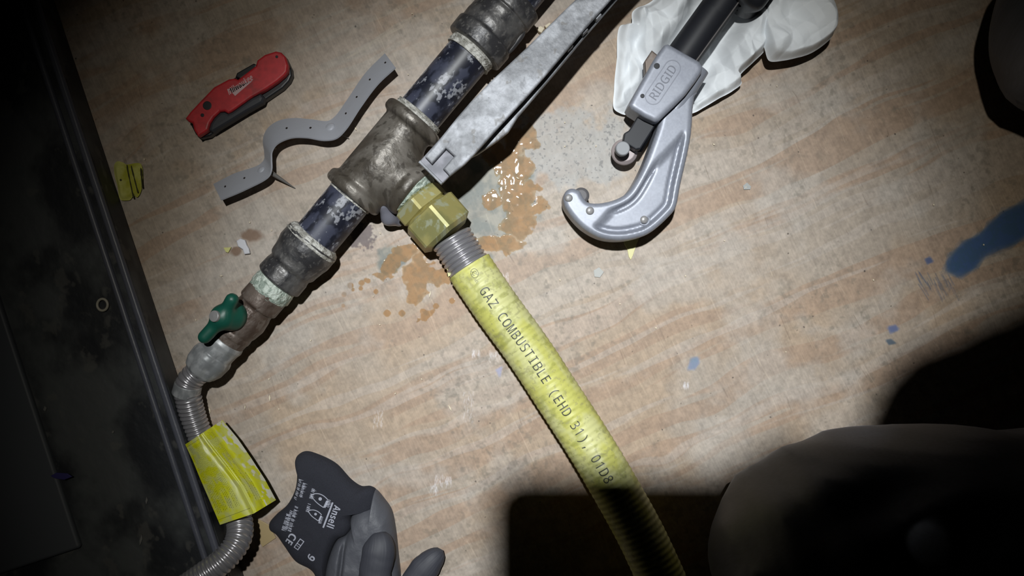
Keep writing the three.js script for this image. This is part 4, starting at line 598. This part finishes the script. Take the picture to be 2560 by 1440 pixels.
// ---------------------------------------------------------------- black case at the left, small things on it
{
  const e = W(402, 929, 0.032), t = thing('equipment_case', 'black dusty metal case with two-ribbed rim beside the flexible connector', 'case', V(e.x, 0, e.z)); t.rotation.y = Math.asin(0.313);
  const add = (n, w, h, d, x, y, z, r, m, l) => { const g = new RoundedBoxGeometry(w, h, d, 4, r); g.translate(x, y, z); const p = g.attributes.position, uv = g.attributes.uv; for (let i = 0; i < p.count; i++) uv.setXY(i, (p.getX(i) + p.getY(i)) * 5.2, p.getZ(i) * 4.1); const o = shade(new THREE.Mesh(g, m)); o.name = n; if (l) o.userData.label = l; t.add(o); };
  add('body', 0.6, 0.030, 1.5, -0.3, 0.015, 0, 0.003, M.case);
  const ribM = mat({ color: col(0.085, 0.09, 0.115), roughness: 0.42, bumpMap: T.lumpy, bumpScale: 0.0006 });
  add('rib', 0.007, 0.006, 1.49, -0.0036, 0.0305, 0, 0.0028, ribM, 'outer rib of the rim'); add('rib', 0.006, 0.006, 1.49, -0.0155, 0.0305, 0, 0.0028, ribM, 'inner rib of the rim');
  add('lid_panel', 0.46, 0.008, 0.8, -0.118 - 0.23, 0.031, 0.129 - 0.4, 0.003, M.casePanel, 'smoother raised panel');
  const rp = W(256, 762, 0.032); single('plastic_ring', 'small pale plastic ring lying on black case', 'ring', sweep(new THREE.CatmullRomCurve3(Array.from({ length: 24 }, (_, i) => { const a = i / 24 * 2 * Math.PI; return V(rp.x + Math.cos(a) * 0.0047, 0.0318, rp.z + Math.sin(a) * 0.0053); }), true), () => 0.0012, 64, 12, { cap: false }), mat({ color: col(0.33, 0.31, 0.26), roughness: 0.5 }));
  single('blue_scrap', 'small dark blue plastic scrap on black case', 'scrap', slab([[126, 1190], [140, 1182], [168, 1184], [180, 1192], [160, 1200], [136, 1196]], 0.0345, 0.036, 0.0005), mat({ color: col(0.03, 0.025, 0.14), roughness: 0.6 }));
  const r = rng(77);
  const bits = [[366, 1252, 10, 'oval'], [352, 1350, 15, 'long'], [112, 1022, 7, 'sliver'], [72, 975, 4, 'speck'], [282, 1080, 4, 'speck']];
  bits.forEach(([x, y, l], i) => { const a = 1.4 + r() * 0.5, dx = Math.cos(a) * l, dy = Math.sin(a) * l, w = 3 + r() * 2; single('pale_flake', ['pale oval flake on the black case', 'longest pale flake on the black case', 'thin pale sliver beside the raised panel on black case', 'tiny pale speck beside the raised panel on black case', 'tiny pale speck on black case below the plastic ring'][i], 'flake', slab([[x - dx, y - dy], [x + w, y - w * 0.4], [x + dx, y + dy], [x - w, y + w * 0.5]], i === 2 ? 0.0302 : 0.0302, 0.0312, 0.0003), mat({ color: col(0.15, 0.15, 0.145), roughness: 0.7 }), 'flakes on the black case'); });
}

// ---------------------------------------------------------------- paper scraps, tape, chips
{
  const scrapM = mat({ map: tex(256, (u, v) => mix3([0.42, 0.42, 0.03], [0.58, 0.58, 0.16], sm(0.35, 0.65, fbp(u, v, 8, 4)))), roughness: 0.7 });
  const sc = [[288, 412], [296, 404], [312, 408], [318, 412], [354, 410], [360, 440], [359, 462], [352, 486], [345, 494], [336, 490], [328, 500], [318, 502], [304, 500], [297, 470], [289, 440]], st = thing('yellow_scrap', 'torn yellow paper scrap with black print beside the black case', 'paper scrap', V(W(325, 455).x, 0, W(325, 455).z));
  const sg = cushion(sc, [325, 455], (x, z, e) => 0.0012 + 0.0022 * sm(0, 0.3, e) + 0.0015 * fb(x * 150, z * 60, 3), 20, 90); part(st, 'sheet', sg, scrapM);
  const inkM = mat({ color: col(0.05, 0.05, 0.012), roughness: 0.8 }); for (const [a, b] of [[[317, 412], [334, 496]], [[328, 414], [345, 482]], [[352, 420], [356, 470]]]) part(st, 'printed_line', sweep(line(W(...a, 0.0042), W(...b, 0.0042)), (s, q2, k) => 0.0007 * (0.5 + fb(k * 9, 3, 2)), 24, 6, { flat: 0.5 }), inkM);
  part(st, 'printed_dot', new THREE.SphereGeometry(0.0011, 12, 8).scale(1, 0.4, 1).translate(W(302, 450, 0.004).x, 0.004, W(302, 450, 0.004).z), inkM);
  single('tape_scrap', 'pale yellow tape scrap sticking out under the pipe cutter', 'tape', slab([[1556, 596], [1562, 612], [1568, 622], [1572, 642], [1577, 650], [1582, 640], [1590, 616], [1600, 590], [1580, 580]], 0.0004, 0.0012, 0.0003), mat({ color: col(0.66, 0.62, 0.3), roughness: 0.35 }));
  single('tape_scrap', 'brownish tape scrap between yellow tag and glove', 'tape', slab([[630, 1296], [650, 1300], [672, 1312], [680, 1326], [690, 1345], [656, 1368], [646, 1350], [634, 1320]], 0.0006, 0.0016, 0.0004), mat({ color: col(0.42, 0.32, 0.17), roughness: 0.35 }));
  single('plastic_scrap', 'crumpled grey-white plastic scrap left of bell reducer', 'scrap', slab([[590, 602], [600, 596], [612, 600], [616, 612], [622, 622], [624, 634], [610, 636], [606, 624], [594, 616]], 0.0004, 0.004, 0.0012), M.chipPale);
  single('paper_crumb', 'tiny yellow paper crumb beside grey plastic scrap', 'crumb', slab([[558, 619], [578, 618], [570, 632], [564, 630]], 0.0004, 0.002, 0.0005), mat({ color: col(0.6, 0.58, 0.22), roughness: 0.7 }));
  single('wood_block_chip', 'larger cream wood chip beside the notched bar and upper coupling', 'chip', slab([[1341, 68], [1352, 64], [1362, 70], [1354, 82], [1346, 78]], 0.0004, 0.007, 0.001), M.chip, 'chips by the coupling');
  single('wood_block_chip', 'narrower cream wood chip touching the notched bar by upper coupling', 'chip', slab([[1361, 64], [1374, 55], [1378, 60], [1366, 70]], 0.0004, 0.007, 0.001), M.chip, 'chips by the coupling');
  single('clear_chip', 'small translucent plastic chip right of the yellow hose', 'chip', slab([[1484, 676], [1498, 668], [1510, 680], [1500, 694], [1486, 692]], 0.0004, 0.0014, 0.0004), mat({ color: col(0.5, 0.5, 0.48), roughness: 0.15 }));
  single('clear_chip', 'small grey plastic chip right of the cutter hook', 'chip', slab([[1858, 464], [1868, 456], [1878, 466], [1876, 474], [1860, 474]], 0.0004, 0.0014, 0.0004), mat({ color: col(0.42, 0.43, 0.42), roughness: 0.15 }));
  // shavings: x, y, length, angle
  const sh = [[674, 995, 20, 1.5], [612, 1018, 13, 1.6], [524, 1026, 16, 1.35], [697, 1023, 6, 0.5], [672, 948, 5, 0.9], [1075, 735, 21, 1.75], [933, 741, 4, 1], [949, 812, 5, 0.6], [950, 583, 7, 0.8], [961, 651, 6, 1.8], [1294, 445, 12, 0.5], [1490, 365, 6, 1.9], [1412, 366, 5, 1.2], [1412, 306, 5, 0.7], [1714, 690, 5, 0.8], [1812, 602, 4, 1.2], [1785, 361, 8, 0.6], [1865, 468, 3, 0.5], [1943, 215, 4, 1.2], [2184, 700, 6, 0.9], [2460, 612, 5, 1], [2335, 512, 6, 0.8], [890, 265, 5, 0.9], [1020, 186, 5, 0.6], [925, 200, 3, 0.8], [1030, 34, 4, 1], [688, 372, 4, 1.1], [889, 322, 9, 1], [872, 583, 5, 0.7], [624, 556, 5, 0.9], [678, 576, 5, 0.6], [489, 800, 6, 0.8], [776, 851, 5, 1.2], [1054, 948, 7, 0.8], [988, 984, 8, 2.1], [1125, 1020, 20, 1.05], [1210, 660, 8, 0.3], [1400, 700, 6, 1.1], [1550, 760, 5, 0.4], [1640, 820, 6, 1.2], [1965, 880, 4, 0.7], [360, 398, 8, 1.3], [552, 690, 10, 0.05], [1150, 620, 0, 0]];
  const r = rng(3); const near = [[640, 1000, 'yellow tag'], [520, 1026, 'black case and flexible connector'], [930, 740, 'brown spots below the orange stain'], [1075, 735, 'brass nut and yellow hose'], [955, 600, 'dark crumbs under the tee'], [1294, 445, 'orange stain beside the notched bar'], [1490, 365, 'cutter wheel'], [1412, 366, 'middle of the grey dust patch'], [1412, 300, 'upper edge of the grey dust patch'], [1714, 690, 'tape scrap'], [1812, 602, 'hook of the pipe cutter'], [1785, 361, 'outer side of the cutter frame'], [1943, 215, 'white paper towel'], [2184, 720, 'blue paint dabs'], [2460, 612, 'broad end of the blue paint streak'], [2335, 512, 'upper side of the blue paint streak'], [890, 265, 'straight end of the pipe strap'], [1020, 186, 'longer black pipe nipple'], [925, 180, 'free tip of the pipe strap'], [1030, 34, 'upper coupling'], [688, 372, 'curve of the pipe strap'], [889, 322, 'tee and strap nail'], [872, 583, 'short black pipe nipple'], [624, 556, 'strap end with two holes'], [678, 576, 'bell reducer'], [489, 800, 'green valve handle'], [776, 851, 'valve body'], [1054, 948, 'pale paint scuffs'], [1125, 1020, 'pale paint scuff left of the hose'], [1210, 660, 'start of the yellow jacket'], [1400, 700, 'clear plastic chip'], [1550, 760, 'long side of the yellow hose'], [1640, 820, 'small pale blue paint dab'], [1965, 880, 'kneeling person'], [360, 398, 'yellow paper scrap'], [552, 690, 'plastic scrap']];
  sh.forEach(([x, y, l, a]) => {
    if (!l) return; const w = 1.6 + r() * 1.1, dx = Math.cos(a) * l / 2, dy = Math.sin(a) * l / 2, nx = -Math.sin(a) * w, ny = Math.cos(a) * w; let best = near[0]; for (const n of near) if (Math.hypot(n[0] - x, n[1] - y) < Math.hypot(best[0] - x, best[1] - y)) best = n;
    const kind = l > 11 ? 'long' : l > 5 ? 'short' : 'tiny'; single('wood_shaving', `${kind} pale wood shaving on the floor near the ${best[2]}`, 'shaving', slab([[x - dx - nx * 0.3, y - dy - ny * 0.3], [x + nx, y + ny], [x + dx, y + dy], [x - nx, y - ny]], 0.0004, 0.0016, 0.0004), M.chip, `${kind} shavings near the ${best[2]}`);
  });
  // liquid film on the stain: wet, uneven surface with its own edge
  const pos = [], idx = [], id = new Map(), st2 = 2; const X0 = 880, Y0 = 290, NX = 285, NY = 285;
  const key = (i, j) => { const k = j * 1000 + i; if (!id.has(k)) { const X = X0 + i * st2, Y = Y0 + j * st2, w = W(X, Y, 0), o = oily(X, Y); id.set(k, pos.length / 3); pos.push(w.x, 0.0002 + 0.0003 * sm(0.02, 0.12, o) + 0.0002 * vn(X / 11, Y / 11) * sm(0.02, 0.2, o), w.z); } return id.get(k); };
  for (let j = 0; j < NY; j++) for (let i = 0; i < NX; i++) if (Math.min(oily(X0 + i * st2, Y0 + j * st2), oily(X0 + i * st2 + st2, Y0 + j * st2), oily(X0 + i * st2, Y0 + j * st2 + st2), oily(X0 + i * st2 + st2, Y0 + j * st2 + st2)) > 0.03) { const a = key(i, j), b = key(i + 1, j), c = key(i, j + 1), d = key(i + 1, j + 1); idx.push(a, c, b, b, c, d); }
  const g = new THREE.BufferGeometry(); g.setAttribute('position', new THREE.Float32BufferAttribute(pos, 3)); g.setIndex(idx); g.computeVertexNormals(); planarUV(g, 10);
  single('oil_puddle', 'glossy orange-brown oily liquid spilled around brass nut on plywood', 'puddle', g, mat({ color: col(0.96, 0.9, 0.8), transmission: 1, thickness: 0, roughness: 0.03, ior: 1.33, specularIntensity: 0.5 }));
}

// ---------------------------------------------------------------- kneeling person (only the knees show) and the phone in the hand
{
  const J = { rk: V(0.497, 0.083, -0.222), lk: V(0.272, 0.112, 0.226), rh: V(0.80, 0.27, -0.07), lh: V(0.76, 0.27, 0.17), pel: V(0.80, 0.30, 0.05), ch: V(0.74, 0.62, 0.03), rs: V(0.68, 0.745, -0.15), ls: V(0.68, 0.745, 0.20), nk: V(0.66, 0.83, 0.02), hd: V(0.60, 0.965, 0.01), re: V(0.43, 0.705, -0.165), rw: V(0.172, 0.728, -0.075), le: V(0.47, 0.645, 0.20), lw: V(0.182, 0.712, 0.012), ra: V(0.86, 0.06, -0.24), la: V(0.70, 0.07, 0.36), rt: V(0.98, 0.04, -0.25), lt: V(0.82, 0.045, 0.38) };
  const t = thing('person', 'kneeling person in dark trousers and dark jacket holding a phone over the floor', 'person', V(0.75, 0, 0.04));
  const wr = (x, y, z) => 0.0032 * Math.sin(46 * x + 30 * z + 5 * Math.sin(20 * y + 13 * z)) * Math.sin(24 * z - 17 * x + 12 * y) + 0.0042 * Math.pow(Math.abs(Math.sin(3.2 * Math.atan2(z - 0.30, x - 0.62) * 2.4 + 9 * y)), 3) * sm(0.42, 0.2, Math.hypot(x - 0.27, z - 0.22)) + 0.0016 * Math.sin(75 * x - 52 * z + 3 * Math.sin(30 * x));
  const legs = join([bone(J.rk, J.rh, 0.083, 0.10), bone(J.rk.clone().add(V(0.02, -0.008, 0)), J.ra, 0.072, 0.05), bone(J.lk, J.lh, 0.110, 0.105), bone(J.lk.clone().add(V(0.04, -0.03, 0.03)), J.la, 0.08, 0.052), bone(J.rh, J.lh, 0.11, 0.11), bone(J.pel, J.pel.clone().add(V(0, 0.12, 0)), 0.13, 0.13)], 0.03);
  part(t, 'trousers', nets((x, y, z) => Math.max(legs(x, y, z) + wr(x, y, z), 0.001 - y), V(0.13, -0.012, -0.38), V(1.0, 0.52, 0.50), 0.010), M.cloth, 'dark grey wrinkled work trousers');
  const coat = join([bone(J.pel.clone().add(V(0, 0.08, 0)), J.ch, 0.145, 0.155), bone(J.rs, J.ls, 0.075, 0.075), bone(J.ch, J.nk, 0.14, 0.07), bone(J.rs, J.re, 0.068, 0.058), bone(J.re, J.rw.clone().lerp(J.re, 0.08), 0.058, 0.05), bone(J.ls, J.le, 0.068, 0.055), bone(J.le, J.lw, 0.055, 0.045)], 0.03);
  part(t, 'jacket', nets((x, y, z) => coat(x, y, z) + 0.5 * wr(x, y, z), V(0.12, 0.25, -0.28), V(1.02, 0.96, 0.44), 0.012), M.jacket, 'dark jacket');
  for (const [a, b] of [[J.ra, J.rt], [J.la, J.lt]]) part(t, 'boot', nets(join([bone(a, b, 0.05, 0.04), bone(a.clone().add(V(-0.01, 0, 0)), a.clone().add(V(-0.05, 0.01, 0)), 0.052, 0.05)], 0.02), a.clone().subScalar(0.12), b.clone().addScalar(0.1), 0.008), M.black);
  // body: neck, head, torso core, arms and hands as one figure
  const H = J.hd, head = [blob(H, 0.095, 0.118, 0.076), bone(H.clone().add(V(-0.06, -0.06, 0)), H.clone().add(V(-0.03, -0.095, 0)), 0.03, 0.035), bone(H.clone().add(V(-0.093, 0.01, 0)), H.clone().add(V(-0.115, -0.022, 0)), 0.008, 0.014), bone(H.clone().add(V(-0.09, -0.052, -0.018)), H.clone().add(V(-0.09, -0.052, 0.018)), 0.008, 0.008), blob(H.clone().add(V(0.005, 0, 0.078)), 0.022, 0.034, 0.01), blob(H.clone().add(V(0.005, 0, -0.078)), 0.022, 0.034, 0.01), bone(J.nk, H, 0.055, 0.055)];
  const core = join([...head, bone(J.nk, J.ch, 0.06, 0.1), bone(J.ch, J.pel, 0.1, 0.1), bone(J.rs, J.ls, 0.05, 0.05), bone(J.rs, J.re, 0.045, 0.038), bone(J.re, J.rw, 0.038, 0.027), bone(J.ls, J.le, 0.045, 0.038), bone(J.le, J.lw, 0.038, 0.027), bone(J.rh, J.rk, 0.07, 0.05), bone(J.lh, J.lk, 0.07, 0.05), bone(J.pel, J.rh, 0.1, 0.07), bone(J.pel, J.lh, 0.1, 0.07)], 0.02);
  const eyes = [blob(H.clone().add(V(-0.092, 0.012, 0.03)), 0.016, 0.011, 0.016), blob(H.clone().add(V(-0.092, 0.012, -0.03)), 0.016, 0.011, 0.016)];
  const bodyF = (x, y, z) => { let d = core(x, y, z); for (const e of eyes) d = Math.max(d, -e(x, y, z)); return d; };
  const g1 = nets(bodyF, V(0.15, 0.02, -0.32), V(1.0, 1.1, 0.4), 0.011);
  // right hand under the phone: palm, four fingers curling up the far side, thumb on the near side
  const hp = [bone(J.rw, V(0.12, 0.723, -0.04), 0.026, 0.021), bone(V(0.12, 0.722, -0.018), V(0.06, 0.722, -0.016), 0.016, 0.012), bone(V(0.12, 0.722, -0.048), V(0.067, 0.723, -0.04), 0.016, 0.012)];
  const fing = [[0.051, 0.95], [0.07, 1.05], [0.089, 1.0], [0.107, 0.85]].map(([x, s], i) => [bone(V(0.095 - 0.012 * (3 - i), 0.721, -0.016), V(x, 0.724, 0.008), 0.0105, 0.0092), bone(V(x, 0.724, 0.008), V(x - 0.004, 0.742, 0.0175), 0.0092, 0.0085), bone(V(x - 0.004, 0.742, 0.0175), V(x - 0.007, 0.753, 0.002 - 0.006 * s), 0.0085, 0.0075)]).flat();
  const thumb = [bone(V(0.125, 0.722, -0.058), V(0.105, 0.733, -0.077), 0.013, 0.0105), bone(V(0.105, 0.733, -0.077), V(0.078, 0.752, -0.074), 0.0105, 0.009), bone(V(0.078, 0.752, -0.074), V(0.056, 0.755, -0.058), 0.009, 0.0078)];
  const hpJ = join([...hp, thumb[0]], 0.012), handR = (x, y, z) => { let d = hpJ(x, y, z); for (const f of fing) d = smin(d, f(x, y, z), 0.003); for (const f of thumb) d = smin(d, f(x, y, z), 0.003); return d; };
  const g2 = nets(handR, V(0.02, 0.69, -0.115), V(0.21, 0.775, 0.04), 0.0034);
  const lp = V(0.138, 0.700, 0.008), hl = [bone(J.lw, lp, 0.025, 0.018), bone(lp.clone().add(V(0, 0, 0.018)), lp.clone().add(V(-0.04, 0, 0.02)), 0.014, 0.011), bone(lp.clone().add(V(0, 0, -0.018)), lp.clone().add(V(-0.04, 0, -0.02)), 0.014, 0.011)], fl = [], hlJ = join(hl, 0.012);
  for (const [dz, l] of [[-0.028, 0.9], [-0.009, 1.05], [0.01, 1], [0.029, 0.8]]) fl.push(bone(lp.clone().add(V(-0.04, 0, dz)), lp.clone().add(V(-0.04 - 0.03 * l, 0.002, dz * 1.1 - 0.004)), 0.009, 0.0085), bone(lp.clone().add(V(-0.04 - 0.03 * l, 0.002, dz * 1.1 - 0.004)), lp.clone().add(V(-0.04 - 0.052 * l, 0.006, dz * 1.1 - 0.01)), 0.0085, 0.0072));
  fl.push(bone(lp.clone().add(V(0.01, 0, 0.02)), lp.clone().add(V(-0.008, 0.018, 0.034)), 0.012, 0.01), bone(lp.clone().add(V(-0.008, 0.018, 0.034)), lp.clone().add(V(-0.035, 0.036, 0.014)), 0.01, 0.008));
  const g3 = nets((x, y, z) => { let d = hlJ(x, y, z); for (const f of fl) d = smin(d, f(x, y, z), 0.003); return d; }, lp.clone().add(V(-0.12, -0.04, -0.06)), lp.clone().add(V(0.08, 0.06, 0.07)), 0.0036);
  part(t, 'body', merge([g1, g2, g3]), M.skin, 'bare head and hands');
  const hairF = (x, y, z) => Math.max(blob(H.clone().add(V(0.012, 0.02, 0)), 0.1, 0.118, 0.085)(x, y, z), (H.x - 0.045 - x) * 0.8 + (H.y + 0.045 - y) * 0.6, H.y - 0.06 - y);
  part(t, 'hair', nets(hairF, H.clone().subScalar(0.14), H.clone().addScalar(0.15), 0.007), M.hair, 'short dark hair');
  // phone
  const ph = thing('smartphone', 'thin dark smartphone held flat by the kneeling person', 'phone', V(0.039, 0.737, -0.0335));
  
  const rs = new THREE.Shape(); { const w = 0.08, h = 0.040, r = 0.019; rs.moveTo(-w + r, -h); rs.lineTo(w - r, -h); rs.absarc(w - r, -h + r, r, -Math.PI / 2, 0); rs.lineTo(w, h - r); rs.absarc(w - r, h - r, r, 0, Math.PI / 2); rs.lineTo(-w + r, h); rs.absarc(-w + r, h - r, r, Math.PI / 2, Math.PI); rs.lineTo(-w, -h + r); rs.absarc(-w + r, -h + r, r, Math.PI, Math.PI * 1.5); }
  const pg = new THREE.ExtrudeGeometry(rs, { depth: 0.006, bevelEnabled: true, bevelSize: 0.001, bevelOffset: -0.001, bevelThickness: 0.001, bevelSegments: 3, curveSegments: 10 }).rotateX(Math.PI / 2).translate(0.039, 0.7455, -0.0335);
  part(ph, 'body', pg, M.black); part(ph, 'screen', new THREE.BoxGeometry(0.15, 0.0004, 0.068).translate(0.039, 0.7467, -0.0335), mat({ color: col(0.01, 0.01, 0.012), roughness: 0.1 }));
}
renderer.render(scene, camera);
